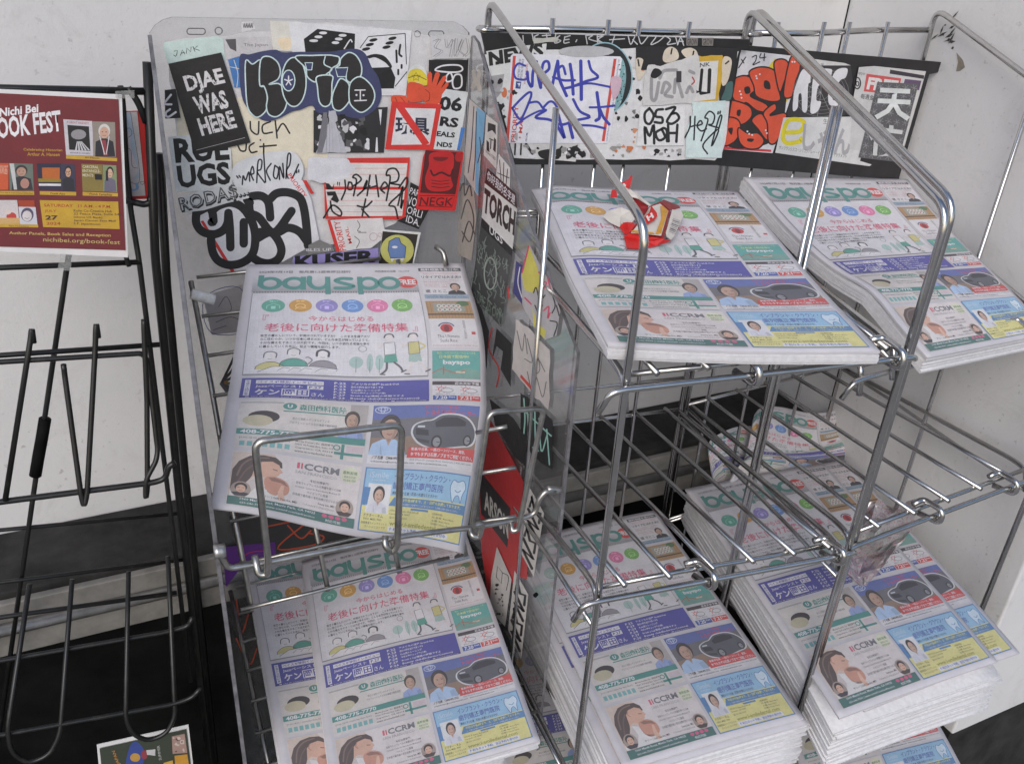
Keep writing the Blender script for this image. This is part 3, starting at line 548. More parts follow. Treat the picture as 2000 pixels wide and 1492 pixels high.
# rub mark where the rack's top rail meets the side wall
m_scuff = m_plain('black_scuff', (.06, .055, .05), .8, .5, 90, .3)
for k in range(14):
    y = .975 + rng.normal(0, .012); z = -.125 + rng.normal(0, .011); ln = abs(rng.normal(.010, .006)) + .004; an = rng.normal(2.6, .35); w_ = .0011 + abs(rng.normal(0, .0009))
    d = np.array([0, math.cos(an), math.sin(an)]); q = np.array([0, -d[2], d[1]]) * w_; p = W(WX - .0006 - k * .00002, y, z)
    new_mesh('scuff_mark', [p, p + d * ln * .5 + q, p + d * ln, p + d * ln * .5 - q], [(0, 1, 2, 3)], m_scuff, sw)
# black platform the racks stand on
box('platform', -6, WX - .006, .62, 1.07, 0, .12, MT['black'], None, .006)
tag(bpy.data.objects['platform'], 'low black platform under the newspaper racks along the wall', 'platform')
# ------------------------------------------------------------------ chrome wire racks
CH = MT['chrome']
def wire_rack(label, P, tips, zu, zm, zb, wires, clips, ends, du=1.0):
    """P(a, d, z): a across 0..1, d depth 0 back..1 front"""
    root = thing('wire_newspaper_rack', label, 'rack', P(0, 0, GZ + .12))
    base = GZ + .125
    for a in (0.0, 1.0):
        rod('side_frame', [P(a, 0, base), P(a, 0, -.088), P(a, .99, -.226), P(a, 1.0, base)], .0040, CH, root, .022, 12)
        rod('side_upright', [P(a, .50, -.168), P(a, .49, base)], .0034, CH, root)
        for zz in (-.665, -.93): rod('side_wire', [P(a, 0, zz - .012), P(a, 1, zz - .012)], .0028, CH, root)
    rod('top_rail', [P(-.025, -.012, -.120), P(1.02, -.012, -.118)], .0042, CH, root)
    rod('top_loop', [P(.03, .02, -.120), P(-.03, .022, -.120), P(-.03, -.02, -.120), P(.03, -.02, -.120)], .0034, CH, root, .006)
    for t in tips: rod('back_upright', [P(t, .006, base), P(t, .006, -.106)], .0030, CH, root)
    for zz in (-.345, -.612, -.90): rod('back_wire', [P(-.01, -.004, zz), P(1.0, -.004, zz)], .0026, CH, root)
    for (z0, z1), dm in ((zu, du), (zm, 1.0), (zb, 1.0)):
        sh = lambda a, d, dz=0: P(a, d * dm, z0 + (z1 - z0) * d + dz)
        for a in (.015, .985): rod('shelf_side_rail', [sh(a, .02), sh(a, .90), sh(a, .96, -.004), sh(a, .985, -.035)], .0036, CH, root, .012)
        for a in wires: rod('shelf_wire', [sh(a, -.005, .004), sh(a, .99, .004)], .0031, CH, root)
        rod('shelf_back_rail', [sh(.0, .0), sh(1.0, .0)], .0030, CH, root)
        rod('shelf_front_rail', [sh(.02, .965), sh(.97, .965)], .0030, CH, root)
        rod('shelf_front_rail', [sh(-.085, 1.0, -.028), sh(-.06, 1.01, -.006), sh(-.02, 1.012, -.003), sh(1.0, 1.012, -.003), sh(1.03 + ends, 1.0, -.008)], .0034, CH, root, .014)
        for a in clips:
            rod('wire_clip', [sh(a - .05, .955, .007), sh(a, .955, .010), sh(a + .012, 1.03, .008), sh(a + .012, 1.035, -.010), sh(a - .01, .96, -.010)], .0038, CH, root, .008)
    return root
def _bil(bl, br_, fl, fr_):
    bl, br_, fl, fr_ = [np.array(q, float) for q in (bl, br_, fl, fr_)]
    def P(a, d, z):
        q = (bl * (1 - a) + br_ * a) * (1 - d) + (fl * (1 - a) + fr_ * a) * d
        return W(q[0], q[1], z)
    return P
PLk = _bil((.432, .985), (.768, .943), (.411, .585), (.726, .547))
PRk = _bil((.790, .957), (1.140, .983), (.756, .565), (1.118, .588))
rackL = wire_rack('chrome wire newspaper rack between the clear sticker-covered stand and the corner rack', PLk, [.23, .44, .56, .76], (-.339, -.374), (-.668, -.630), (-.930, -.945), [.10, .27, .44, .60, .77, .92], [.40, .93], .0)
rackR = wire_rack('chrome wire newspaper rack standing in the corner against the side wall', PRk, [.12, .36, .50, .72], (-.352, -.440), (-.672, -.640), (-.905, -.92), [.12, .30, .48, .66, .84], [.38, .80], .0, .86)
# ------------------------------------------------------------------ clear acrylic stand
AY = 1.0; AT = .004
XB, XF = at(917, 65, Y=AY)[0], at(1127, 690, Y=.71)[0]
XLb, XLf = at(296, 66, Y=AY)[0] , .049
AB = -1.36
stand = thing('clear_display_stand', 'clear acrylic newspaper stand plastered with graffiti stickers beside the black wire rack', 'display stand', W(.25, .86, -1.38))
AM = [MT['acrylic'], MT['acrylic_edge']]
top = [at(*p, Y=AY) for p in ((292, 66), (303, 50), (318, 40), (336, 34.5), (889, 43.5), (905, 52), (917, 65))]
bp_poly = top + [W(XB, AY, AB), W(XLb, AY, AB)]
back_panel = prism('back_panel', bp_poly, (0, 1, 0), AT, None, stand, AM)
sp_n = np.array([AY - .71, -(XB - XF), 0.0]); sp_n /= np.linalg.norm(sp_n)           # normal of the right-hand panel, away from the inside
SPL = ((XF, .71, 0), sp_n)
prof_px = [(922, 70), (932, 84), (948, 140), (975, 235), (1003, 335), (1032, 430), (1060, 512), (1092, 600), (1116, 662), (1127, 690)]
prof = [at(*p, pl=SPL) for p in prof_px]
q0 = prof[0].copy(); q0[2] -= .0
side_poly = [W(XB, AY - .0015, prof[0][2] - CAMZ - .004)] + prof + [np.array([XF, .71, AB + CAMZ]), W(XB, AY - .0015, AB)]
side_panel = prism('side_panel', side_poly, sp_n, AT, None, stand, AM)
sl_n = np.array([-(AY - .71), (XLb - XLf), 0.0]); sl_n /= np.linalg.norm(sl_n)
left_poly = []
for p in side_poly:
    k = (p[1] - .71) / (AY - .71); left_poly.append(np.array([XLf + (XLb - XLf) * k, p[1], p[2]]))
left_panel = prism('side_panel', left_poly, sl_n, AT, None, stand, [MT['acrylic_dirty'], MT['acrylic_edge']])
# slots and holes cut in the back panel read as pale rimmed openings
for cx, cy, rx, ry in ((383, 62, 18, 6), (427, 61, 7, 7), (815, 67, 6, 6), (852, 67, 15, 6)):
    pts = []
    for k in range(20):
        a = 2 * math.pi * k / 20; ex = (rx - ry) * (1 if math.cos(a) > 0 else -1) if rx > ry else 0
        pts.append(at(cx + ex + ry * math.cos(a), cy + ry * math.sin(a), Y=AY - .0004))
    rod('slot_rim', pts + [pts[0]], .0006, MT['acrylic_edge'], back_panel, .0005, 6)
# wire baskets inside the stand
BW = m_plain('dull_zinc_wire', (.42, .41, .39), .35, .3, 60, .15, metal=1.0)
def basket(z0, z1, y0, y1, nx, nc, rail_px, guards):
    for i in range(nc):
        t = i / (nc - 1); y = y0 + (y1 - y0) * t; z = z0 + (z1 - z0) * t; k = (y - .71) / (AY - .71)
        xa = XLf + (XLb - XLf) * k + .014; xb = XF + (XB - XF) * k - .012
        if z0 > -.5: xb = .30
        rod('basket_wire', [W(xa, y, z), W(xb, y, z)], .0022, BW, stand)
    for i in range(nx):
        t = (i + .1) / (nx - .8); x = .068 + (.33 - .068) * t
        rod('basket_bar', [W(x, y0, z0 - .004), W(x, y1, z1 - .005)], .0030, BW, stand)
basket(-.385, -.662, .985, .735, 4, 9, None, None)
basket(-.845, -.93, .985, .70, 4, 8, None, None)
Yg = .700
G_ = lambda *pp: [at(x, y, Y=Yg) for x, y in pp]
rod('front_rail', G_((425, 1078), (436, 1092), (446, 1110), (520, 1098), (790, 1046), (930, 1029), (1010, 1015), (1046, 1003), (1052, 975), (1066, 958), (1084, 960)), .0032, BW, stand, .012)
rod('front_guard', G_((497, 1085)) + [at(505, 1122, Y=Yg - .008), at(522, 1122, Y=Yg - .010), at(524, 1095, Y=Yg - .012), at(497, 862, Y=Yg - .005), at(785, 829, Y=Yg - .005), at(776, 1066, Y=Yg - .010), at(766, 1080, Y=Yg - .009), at(752, 1066, Y=Yg - .007), at(752, 1046, Y=Yg)], .0036, BW, stand, .011)
rod('front_guard', [at(920, 1030, Y=Yg), at(920, 1046, Y=Yg - .008), at(936, 1050, Y=Yg - .010), at(944, 1020, Y=Yg - .012)] + [at(921, 1028, Y=Yg - .012), at(955, 805, Y=Yg - .006), at(1063, 797, Y=Yg - .006), at(1012, 1034, Y=Yg - .010), at(1000, 1038, Y=Yg - .008), at(999, 1017, Y=Yg)], .0030, BW, stand, .010)
for i, y in enumerate((845, 925, 1020)): rod('guard_wire', [at(930, y, Y=.76), at(1008 if i else 990, y - 12, Y=.74)], .0025, BW, stand)
rod('fixing_bolt', [at(418, 1078, Y=.702), at(440, 1074, Y=.702)], .007, MT['steel'], stand)
rod('fixing_bolt', [at(1068, 955, Y=.702), at(1096, 957, Y=.702)], .004, MT['steel'], stand)
rod('hook', [at(851, 482, Y=.985), at(866, 492, Y=.975), at(872, 520, Y=.965)], .0034, BW, stand, .006)
for p in ((1047, 1160, .71),): rod('panel_rivet', [at(p[0], p[1], Y=p[2]) + np.array([-.003, -.002, 0]), at(p[0], p[1], Y=p[2]) + np.array([.001, 0, 0])], .0025, MT['black'], side_panel)
rod('tape_roll', [at(374, 574, Y=.90), at(418, 586, Y=.90)], .0058, m_plain('paper_tape', (.68, .66, .64), .8, .2, 120, .4), stand)
# ------------------------------------------------------------------ black wire rack
BK = MT['bwire']
blk = thing('black_wire_rack', 'black wire leaflet rack with a red poster taped to its top', 'rack', W(-.05, 1.0, -1.38))
def br(name, pts, r, Y=1.0, fr=.012): return rod(name, [at(p[0], p[1], Y=p[2] if len(p) > 2 else Y) for p in pts], r, BK, blk, fr)
Yk = .97
br('corner_post', [(288, 122), (303, 500), (350, 970), (418, 1560)], .0050, .985)
br('corner_post', [(312, 300), (326, 560), (366, 970), (428, 1560)], .0050, 1.01)
br('top_rail', [(-160, 170), (0, 173), (287, 179)], .0038, .985)
br('rail', [(235, 168, .99), (240, 200, .99), (247, 330, .99), (255, 410, .985), (272, 512, Yk), (333, 1000, Yk), (372, 1330, Yk)], .0030)
br('rail', [(250, 172, .985), (270, 200, .985), (285, 240, .985)], .0035)
br('brace', [(165, 340), (134, 500), (66, 960), (-10, 1490)], .0030, .99)
rod('brace_sleeve', [at(88, 818, Y=.99), at(69, 928, Y=.99)], .0068, MT['black'], blk)
br('rail', [(-160, 530), (0, 523), (276, 512)], .0030, Yk)
br('rail', [(245, 498), (252, 520)], .0026, Yk - .006)
br('rail', [(-160, 706), (0, 694), (312, 673)], .0030, Yk)
br('pocket_wire', [(-160, 718, .955), (0, 707, .955), (278, 690, .955), (288, 705, .955), (308, 880, .93), (305, 900, .925), (286, 935, .92), (284, 955, .918), (285, 975, .915), (288, 955, .92), (287, 780, .945), (281, 640, .958), (281, 624, .96)], .0030, fr=.006)
br('pocket_wire', [(124, 712, .952), (126, 730, .952), (158, 965, .915), (164, 990, .912), (170, 965, .915), (186, 680, .955), (187, 645, .958), (188, 632, .96), (192, 660, .957)], .0030, fr=.006)
br('pocket_wire', [(10, 978, .915), (60, 660, .958), (62, 640, .96), (66, 670, .957)], .0030, fr=.006)
br('rail', [(-160, 1005), (0, 980), (300, 942), (322, 935), (330, 910), (342, 903)], .0036, .92, .012)
br('rail', [(245, 392), (282, 400), (293, 396), (293, 385)], .0035, .985)
br('rail', [(-100, 1045), (0, 1035), (350, 1002)], .0026, 1.0)
br('rail', [(-100, 1150), (0, 1137), (365, 1092)], .0026, .985)
br('rail', [(-100, 1222), (0, 1205), (345, 1157)], .0030, .96)
br('pocket_wire', [(58, 1140, .955), (14, 1425, .885), (22, 1470, .88), (55, 1490, .88), (95, 1475, .88), (117, 1435, .885), (141, 1131, .955)], .0030, fr=.02)
br('pocket_wire', [(251, 1116, .955), (245, 1405, .885), (262, 1436, .88), (292, 1446, .88), (325, 1432, .88), (342, 1400, .885), (328, 1086, .955)], .0030, fr=.02)
br('rail', [(-100, 1306), (0, 1290), (330, 1233), (368, 1222), (376, 1205)], .0030, .93)
br('rail', [(-100, 1452), (0, 1435), (340, 1374), (375, 1362), (392, 1343)], .0030, .89)
# ------------------------------------------------------------------ newspapers
A = lambda x, y, **k: at(x, y, **k)
def wob(ax, ay, ph, k=1.0):
    return lambda s, t: np.array([0, 0, k * (ax * math.sin(2.3 * s * math.pi + ph) * t + ay * math.sin(1.7 * t * math.pi + ph * 2))])
def droop(amt, start=.75, base=None, side=0.0):
    def f(s, t):
        d = max(0, (t - start) / (1 - start)); z = -amt * d * d
        p = np.array([0, 0, z - side * abs(s - .5) ** 3 * 8])
        return p + (base(s, t) if base else 0)
    return f
# leaning copy in the clear stand
def bend_main(s, t):
    c = math.sin(math.pi * t) * .010
    ridge = .012 * math.exp(-((t - .63) / .07) ** 2) * (s * .9 + .1) - .010 * math.exp(-((t - .50) / .09) ** 2)
    sw_ = s * math.sin(math.pi * t) ** 1.2
    return np.array([.026, -.006, .030]) * sw_ + np.array([0, -.35, .9]) * (ridge * .8 + c * .3 + .004 * math.sin(3 * s * math.pi) * t)
fn = quad_fn(A(482, 517, Y=.982), A(906, 514, Y=.978), A(906, 1081, Y=.724), A(412, 992, Y=.722), bend_main)
newspaper('single newspaper leaning tilted behind the wire guard of the clear sticker-covered stand', fn, .0028)
# two copies lying side by side in the stand's lower basket
fn = quad_fn(A(478, 1092, Z=-.838), A(790, 1040, Z=-.838), A(985, 1470, Z=-.890), A(560, 1560, Z=-.890), droop(.006, .6))
_, Gq, Nq = newspaper('newspaper peeping out from under its neighbour in the lower basket of the clear stand', fn, .003)
bundle('folded newspaper in the pile below the half covered copy in the clear stand', 'pile under the half covered copy', Gq, Nq, 4, .004, .0016)
fn = quad_fn(A(588, 1093, Z=-.822), A(905, 1035, Z=-.822), A(1055, 1442, Z=-.862), A(650, 1560, Z=-.875), lambda s, t: np.array([0, 0, .010 * math.sin(math.pi * s) * (1 - t) + .02 * max(0, s - .7) ** 2 * 6 * (1 - t) - .003]))
_, Gq, Nq = newspaper('newspaper lying uppermost in the lower basket of the clear sticker-covered stand', fn, .003)
bundle('folded newspaper in the low pile under the uppermost copy in the clear stand', 'pile under the uppermost copy', Gq, Nq, 3, .004, .0016)
# upper shelves
fn = quad_fn(A(1037, 361, Y=.972), A(1437, 374, Y=.905), A(1719, 689, Y=.524), A(1187, 682, Y=.600), lambda s, t: np.array([0, 0, .004 * math.sin(2.2 * math.pi * t + .5) * (1 - s * .6) - .003 * math.sin(math.pi * s) - .016 * max(0, .12 - s) * 4 * (1 - t) ]))
_, GUL, NUL = newspaper('newspaper on the sloping upper shelf with a torn red cigarette packet lying on it', fn, .0026)
bundle('folded newspaper in the thin pile under the torn cigarette packet', 'pile on the upper shelf under the packet', GUL, NUL, 3, .0038, .0014)
BLr = A(1810, 704, Y=.588); BRr = A(2000, 664, Y=.620); BRr = BLr + (BRr - BLr) / np.linalg.norm(BRr - BLr) * .285
fn = quad_fn(A(1452, 350, Y=.950), A(1772, 352, Y=.960), BRr, BLr, lambda s, t: np.array([0, 0, .006 * math.sin(2 * math.pi * t + 2.6) * (1 - .5 * s) + .010 * math.exp(-((t - .72) / .12) ** 2) * (1 - s)]))
_, GUR, NUR = newspaper('newspaper on the upper shelf of the corner rack, its front jutting out', fn, .0026)
bundle('folded newspaper in the thin pile on the upper shelf of the corner rack', 'pile on the upper shelf of the corner rack', GUR, NUR, 5, .0036, .0014)
# bottom shelves: thick piles whose front ends hang over
def bl_bend(s, t): d = max(0, (t - .70) / .30); return np.array([0, 0, -.004 * d * d + .003 * math.sin(math.pi * s)])
fn = quad_fn(A(1003, 1058, Z=-.868), A(1279, 996, Z=-.866), A(1571, 1398, Z=-.868), A(1220, 1498, Z=-.868), bl_bend)
_, GBL, NBL = newspaper('newspaper topping the thick pile on the bottom shelf of the rack beside the clear stand', fn, .0026)
fn2 = quad_fn(A(990, 1075, Z=-.874), A(1262, 1012, Z=-.872), A(1582, 1408, Z=-.8725), A(1205, 1520, Z=-.874), bl_bend)
_, G2, N2 = newspaper('newspaper showing a sliver of print under the topmost copy beside the clear stand', fn2, .0026)
def droopG(G, amt, st=.62):
    G = G.copy(); nv = G.shape[0]
    for j in range(nv): d = max(0, (j / (nv - 1) - st) / (1 - st)); G[j, :, 2] -= amt * d * d
    return G
bundle('folded newspaper in the thick pile on the bottom shelf beside the clear stand', 'thick pile beside the clear stand', G2, N2, 22, .0031, .0020, (-.0002, .0001))
fn = quad_fn(A(1338, 955, Z=-.826), A(1609, 905, Z=-.826), A(1951, 1287, Z=-.832), A(1641, 1398, Z=-.832), bl_bend)
_, GBR, NBR = newspaper('newspaper topping the thick drooping pile on the bottom shelf of the corner rack', fn, .0026)
fn = quad_fn(A(1385, 948, Z=-.832), A(1650, 898, Z=-.832), A(1994, 1270, Z=-.838), A(1690, 1384, Z=-.838), bl_bend)
_, G3, N3 = newspaper('newspaper shifted towards the side wall under the topmost copy in the corner rack', fn, .0026)
fn = quad_fn(A(1400, 985, Z=-.838), A(1690, 935, Z=-.838), A(1996, 1274, Z=-.8455), A(1680, 1404, Z=-.8455), bl_bend)
G4, N4 = surf_grid(fn)
fn = quad_fn(A(1345, 962, Z=-.8385), A(1640, 905, Z=-.8385), A(1968, 1300, Z=-.8455), A(1641, 1412, Z=-.8455), bl_bend)
G4, N4 = surf_grid(fn); G4 = droopG(G4, .012)
bundle('folded newspaper in the thick drooping pile on the bottom shelf of the corner rack', 'thick pile in the corner rack', G4, N4, 20, .0034, .0022, (.0001, -.0002))
# lowest copies, half hidden below the bottom shelves
fn = quad_fn(A(930, 1240, Z=-1.02), A(1190, 1200, Z=-1.02), A(1330, 1560, Z=-1.03), A(1010, 1640, Z=-1.03), bl_bend)
newspaper('newspaper glimpsed low down under the rack beside the clear stand', fn, .012)
fn = quad_fn(A(1470, 1200, Z=-1.03), A(1690, 1160, Z=-1.03), A(1900, 1530, Z=-1.04), A(1600, 1620, Z=-1.04), bl_bend)
newspaper('newspaper glimpsed low down under the drooping pile of the corner rack', fn, .012)
for lab, xs in (('low wire tray holding the lowest newspapers beside the clear stand', (.38, .76)), ('low wire tray holding the lowest newspapers of the corner rack', (.80, 1.12))):
    tr = thing('wire_tray', lab, 'tray', W((xs[0] + xs[1]) / 2, .8, -1.38))
    for i in range(7): rod('tray_wire', [W(xs[0] + (xs[1] - xs[0]) * i / 6, .98, -1.046), W(xs[0] + (xs[1] - xs[0]) * i / 6, .55, -1.058)], .0027, CH, tr)
    for y, z in ((.98, -1.050), (.55, -1.062)): rod('tray_rail', [W(xs[0], y, z), W(xs[1], y, z)], .0032, CH, tr)
    for x in xs:
        for y in (.975, .70): rod('leg', [W(x, y, -1.05), W(x, y, -1.38)], .0035, CH, tr)
# two loose copies flung behind the corner rack's pile
def roll_fn(tl, tr, br, bl, r, dirn, c0):
    """a flat sheet whose left edge curls over in a roll"""
    tl, tr, br, bl = map(np.asarray, (tl, tr, br, bl))
    def fn(s, t):
        if s >= c0: 
            k = (s - c0) / (1 - c0); p = (tl * (1 - k) + tr * k) * (1 - t) + (bl * (1 - k) + br * k) * t
            return p + np.array([0, 0, .006 * math.sin(5 * k + 3 * t)])
        e = (tl - tr) * (1 - t) + (bl - br) * t; e = e / np.linalg.norm(e); ang = (c0 - s) / c0 * 3.6
        p = tl * (1 - t) + bl * t
        return p + e * r * math.sin(ang) + np.array([0, -.3, -1]) / 1.044 * r * (1 - math.cos(ang))
    return fn
fn = roll_fn(A(1490, 812, Y=1.00), A(1648, 800, Y=.985), A(1690, 940, Y=.93), A(1440, 935, Y=.93), .026, 1, .30)
fnw = lambda s, t, f=fn: f(s, t) + np.array([0, -.012 * math.sin(math.pi * t) , .012 * math.sin(7 * s + 2 * t) * (1 - t) + .010 * math.sin(9 * t + 3 * s)])
newspaper('rumpled newspaper propped open behind the thick drooping pile in the corner', fnw, .0012)
fn = roll_fn(A(1400, 850, Y=1.0), A(1500, 822, Y=1.005), A(1520, 930, Y=.95), A(1415, 948, Y=.95), .020, 1, .42)
newspaper('small curled-up newspaper between the dark ledge and the rumpled open copy', fn, .0012)
# ------------------------------------------------------------------ stickers on the clear stand
def zx(ox, oy, s): return lambda pts: [(ox + x / s, oy + y / s) for x, y in pts]
ZA, ZB, ZC, ZD = zx(280, 20, 5.328), zx(600, 20, 5.328), zx(300, 260, 5.526), zx(600, 260, 5.328)
ZE, ZF, ZG, ZH = zx(930, 40, 4.973), zx(1190, 40, 4.973), zx(1400, 20, 4.348), zx(0, 150, 4.032)
ZI, ZJ = zx(880, 60, 2.015), zx(880, 760, 2.331)
RD = srgb(214, 52, 46); NAVY = srgb(62, 66, 104); CREAM = srgb(232, 222, 200); GRY = srgb(150, 148, 150); BLU = srgb(74, 128, 192); ORG = srgb(224, 84, 52); YEL = srgb(228, 206, 60)
_k = [0]
class Sticker(Art):
    def __init__(s, label, zm=None):
        super().__init__(.010); s.label = label; s.x = zm or (lambda p: p)
    def put(s, where, m=None, name='sticker'):
        par, fn, nrm = where; _k[0] += 1
        o = art_on_plane(name, s, fn, nrm, .0006 + .00022 * _k[0], m or MT['vinyl'], par); o['label'] = s.label; return o
ON_BACK = (back_panel, lambda x, y: at(x, y, Y=AY), (0, -1, 0))
ON_SIDE = (side_panel, lambda x, y: at(x, y, pl=SPL), tuple(-sp_n))
def blotches(a, box_, n, cols, r0, r1, seed):
    r = random.Random(seed); x0, y0, x1, y1 = box_
    for _ in range(n):
        cx, cy, rr = r.uniform(x0, x1), r.uniform(y0, y1), r.uniform(r0, r1)
        a.poly([(min(x1, max(x0, cx + rr * r.uniform(.5, 1.2) * math.cos(t))), min(y1, max(y0, cy + rr * r.uniform(.4, 1.3) * math.sin(t)))) for t in np.linspace(0, 6.28, 9)[:-1]], r.choice(cols))
def torn(pts, seed, amp=3, n=5):
    r = random.Random(seed); out = []
    for i in range(len(pts)):
        a, b = np.array(pts[i], float), np.array(pts[(i + 1) % len(pts)], float)
        for k in range(n): out.append(tuple(a + (b - a) * k / n + np.array([r.uniform(-amp, amp), r.uniform(-amp, amp)])))
    return out
_k[0] = 0
Sticker('patch of layered torn white paper on the upper back').poly(torn([(325, 80), (520, 62), (640, 44), (802, 62), (908, 90), (900, 210), (880, 330), (770, 440), (640, 478), (470, 520), (350, 300), (335, 180)], 1), srgb(216, 213, 214)).put(ON_BACK)
a = Sticker('cream paper with black marker writing'); a.poly(torn([(440, 190), (640, 195), (640, 330), (420, 330), (345, 262), (350, 150)], 2), CREAM); a.x = ZA
for p in ([(1110, 1160), (1120, 1250), (1190, 1290), (1200, 1160)], [(1320, 1160), (1240, 1200), (1250, 1280), (1340, 1270)], [(1370, 1150), (1390, 1330)], [(1390, 1260), (1450, 1180), (1520, 1280)], [(980, 1400), (1010, 1460), (1060, 1460), (1070, 1390)], [(1150, 1380), (1100, 1420), (1120, 1480), (1180, 1470)], [(1215, 1350), (1216, 1352)], [(1250, 1390), (1250, 1490)], [(1210, 1420), (1380, 1405)]): a.stroke(p, 3.2, K)
a.put(ON_BACK)
a = Sticker('pale sticker lettered JANK', ZA); a.poly([(205, 400), (215, 335), (770, 268), (830, 300), (850, 520), (252, 556)], srgb(206, 224, 218))
for p in ([(318, 428), (352, 420), (346, 465), (333, 482), (314, 468)], [(385, 470), (405, 415), (430, 458)], [(392, 450), (425, 440)], [(445, 450), (450, 395), (490, 435), (495, 385)], [(515, 380), (535, 430)], [(560, 375), (525, 400), (580, 420)]): a.stroke(p, 1.4, K, False)
a.put(ON_BACK)
a = Sticker('small scribbled tag stuck near the top edge', ZA); a.poly([(1020, 125), (1130, 118), (1165, 195), (1020, 232)], srgb(224, 220, 222))
for i in range(6): a.stroke([(1035 + i * 17, 140), (1045 + i * 17, 185), (1052 + i * 17, 135)], 1.0, K)
a.put(ON_BACK)
a = Sticker('torn grey photograph with a line of print', ZA); a.poly([(830, 290), (1340, 275), (1340, 440), (990, 480), (860, 520)], srgb(206, 202, 204)); a.poly([(850, 305), (960, 300), (965, 430), (900, 400)], srgb(92, 88, 92)); a.tx('The Japan', 1040, 345, 1290, 385, srgb(120, 116, 120)); a.put(ON_BACK)
a = Sticker('sky blue scrap crossed by pale lines', ZA); a.poly([(878, 515), (1010, 480), (1010, 800), (945, 805)], BLU); a.stroke([(940, 520), (980, 660), (970, 800)], 1.3, CREAM); a.stroke([(900, 590), (1000, 610)], 1.3, CREAM); a.put(ON_BACK)
a = Sticker('cream and gold foil scrap', ZA); a.poly([(1310, 110), (1640, 120), (1640, 430), (1345, 420)], srgb(226, 222, 212)); a.poly([(1400, 300), (1540, 290), (1520, 400), (1430, 400)], srgb(236, 216, 186), True); a.put(ON_BACK)
a = Sticker('white poster with a black and a white die', ZB); a.poly([(-200, 120), (0, 132), (1080, 212), (1020, 888), (-100, 880)], srgb(228, 227, 230)); a.poly([(-40, 300), (100, 195), (492, 245), (485, 480), (-20, 480)], K)
for x, y, w_ in ((160, 237, 42), (112, 278, 42), (62, 318, 46), (362, 262, 42), (322, 300, 40), (288, 338, 40)): a.ell(x, y, w_, 15, WHT, 14)
a.stroke([(380, 400), (440, 310), (460, 330)], 2.5, WHT)
for p in ([(545, 390), (630, 275), (1012, 243)], [(1012, 243), (1025, 560)], [(1030, 640), (910, 790)]): a.stroke(p, 1.6, K, False)
for x, y in ((682, 310), (645, 358), (606, 404), (880, 293), (850, 340), (818, 384)): a.ell(x, y, 44, 17, K, 14, -.2)
for p in ([(962, 360), (950, 450), (975, 480)], [(920, 420), (925, 540)], [(940, 620), (940, 665)], [(975, 570), (975, 600)]): a.stroke(p, 4, K)
a.poly([(610, 480), (700, 455), (800, 480), (870, 570), (860, 600), (800, 540), (700, 490), (640, 500)], K, True); a.poly([(640, 600), (860, 590), (910, 700), (895, 812), (700, 815)], K); a.put(ON_BACK)
a = Sticker('black and white photograph half painted over', ZB); a.poly([(60, 1040), (830, 1005), (790, 1480), (60, 1480)], srgb(40, 38, 40)); blotches(a, (70, 1080, 640, 1470), 46, [WHT, srgb(200, 198, 200), K, srgb(90, 88, 90)], 12, 60, 5); a.poly(torn([(225, 1040), (290, 1045), (300, 1200), (350, 1300), (392, 1480), (90, 1485), (140, 1330), (200, 1250)], 51, 12), srgb(188, 186, 194)); a.poly([(160, 1060), (200, 1060), (196, 1300), (150, 1480), (95, 1480)], srgb(120, 118, 124)); [a.stroke([(205 + i_ * 22, 1120 + i_ * 20), (190 + i_ * 36, 1470)], 1.2, srgb(150 + i_ * 12, 148 + i_ * 12, 156 + i_ * 12)) for i_ in range(5)]; a.poly([(735, 1030), (770, 1030), (755, 1200)], WHT); a.poly([(710, 1320), (722, 1320), (730, 1470), (700, 1470)], WHT); a.put(ON_BACK)
a = Sticker('navy sticker of black bubble lettering outlined in white')
nv = [(468, 108), (486, 106), (511, 100), (537, 97), (552, 102), (588, 101), (640, 101), (690, 95), (712, 105), (724, 130), (738, 152), (744, 182), (738, 205), (722, 221), (700, 231), (672, 226), (650, 222), (620, 220), (608, 206), (585, 214), (568, 218), (545, 230), (520, 236), (498, 226), (482, 210), (472, 190), (467, 150)]
a.poly(nv, NAVY, True); BB = srgb(40, 36, 36); ICE = srgb(206, 226, 226); a.x = ZA
def bub(pts, zm=ZA, w_=2.6):
    a.x = zm; a.poly(pts, BB, True); a.stroke(pts, w_, ICE, True, True)
bub([(1060, 525), (1130, 560), (1215, 525), (1205, 770), (1260, 800), (1285, 920), (1270, 1040), (1190, 1110), (1130, 1085), (1080, 1000), (1060, 800)])
bub([(1215, 520), (1300, 480), (1390, 540), (1420, 640), (1390, 720), (1300, 770), (1400, 762), (1470, 830), (1490, 930), (1460, 1040), (1380, 1105), (1300, 1080), (1275, 1000), (1285, 900), (1250, 790), (1205, 770)])
bub([(1560 + 128 * math.cos(t), 745 + 255 * math.sin(t)) for t in np.linspace(0, 6.28, 15)[:-1]])
a.ell(1505, 730, 66, 108, NAVY, 20); a.ring(1505, 730, 66, 108, 2.2, ICE, 22)
for k in range(5): a.stroke([(1505, 735), (1505 + 42 * math.cos(k * 1.257 - 1.57), 735 + 50 * math.sin(k * 1.257 - 1.57))], 2.4, WHT, False)
bub([(1575, 482), (1750, 470), (1900, 466), (1960, 470), (2030, 490), (2020, 560), (1960, 600), (1930, 655), (1950, 690), (1840, 690), (1780, 745), (1700, 690), (1680, 600)])
bub([(330, 570), (345, 500), (420, 440), (500, 470), (555, 570), (550, 680), (480, 720), (440, 750), (400, 720), (390, 650), (300, 600)], ZB)
bub([(95, 690), (250, 680), (250, 770), (240, 950), (180, 1000), (120, 950), (100, 800)], ZB)
bub([(290, 790), (340, 710), (420, 760), (440, 880), (420, 960), (340, 1040), (270, 1020), (250, 930), (265, 850)], ZB)
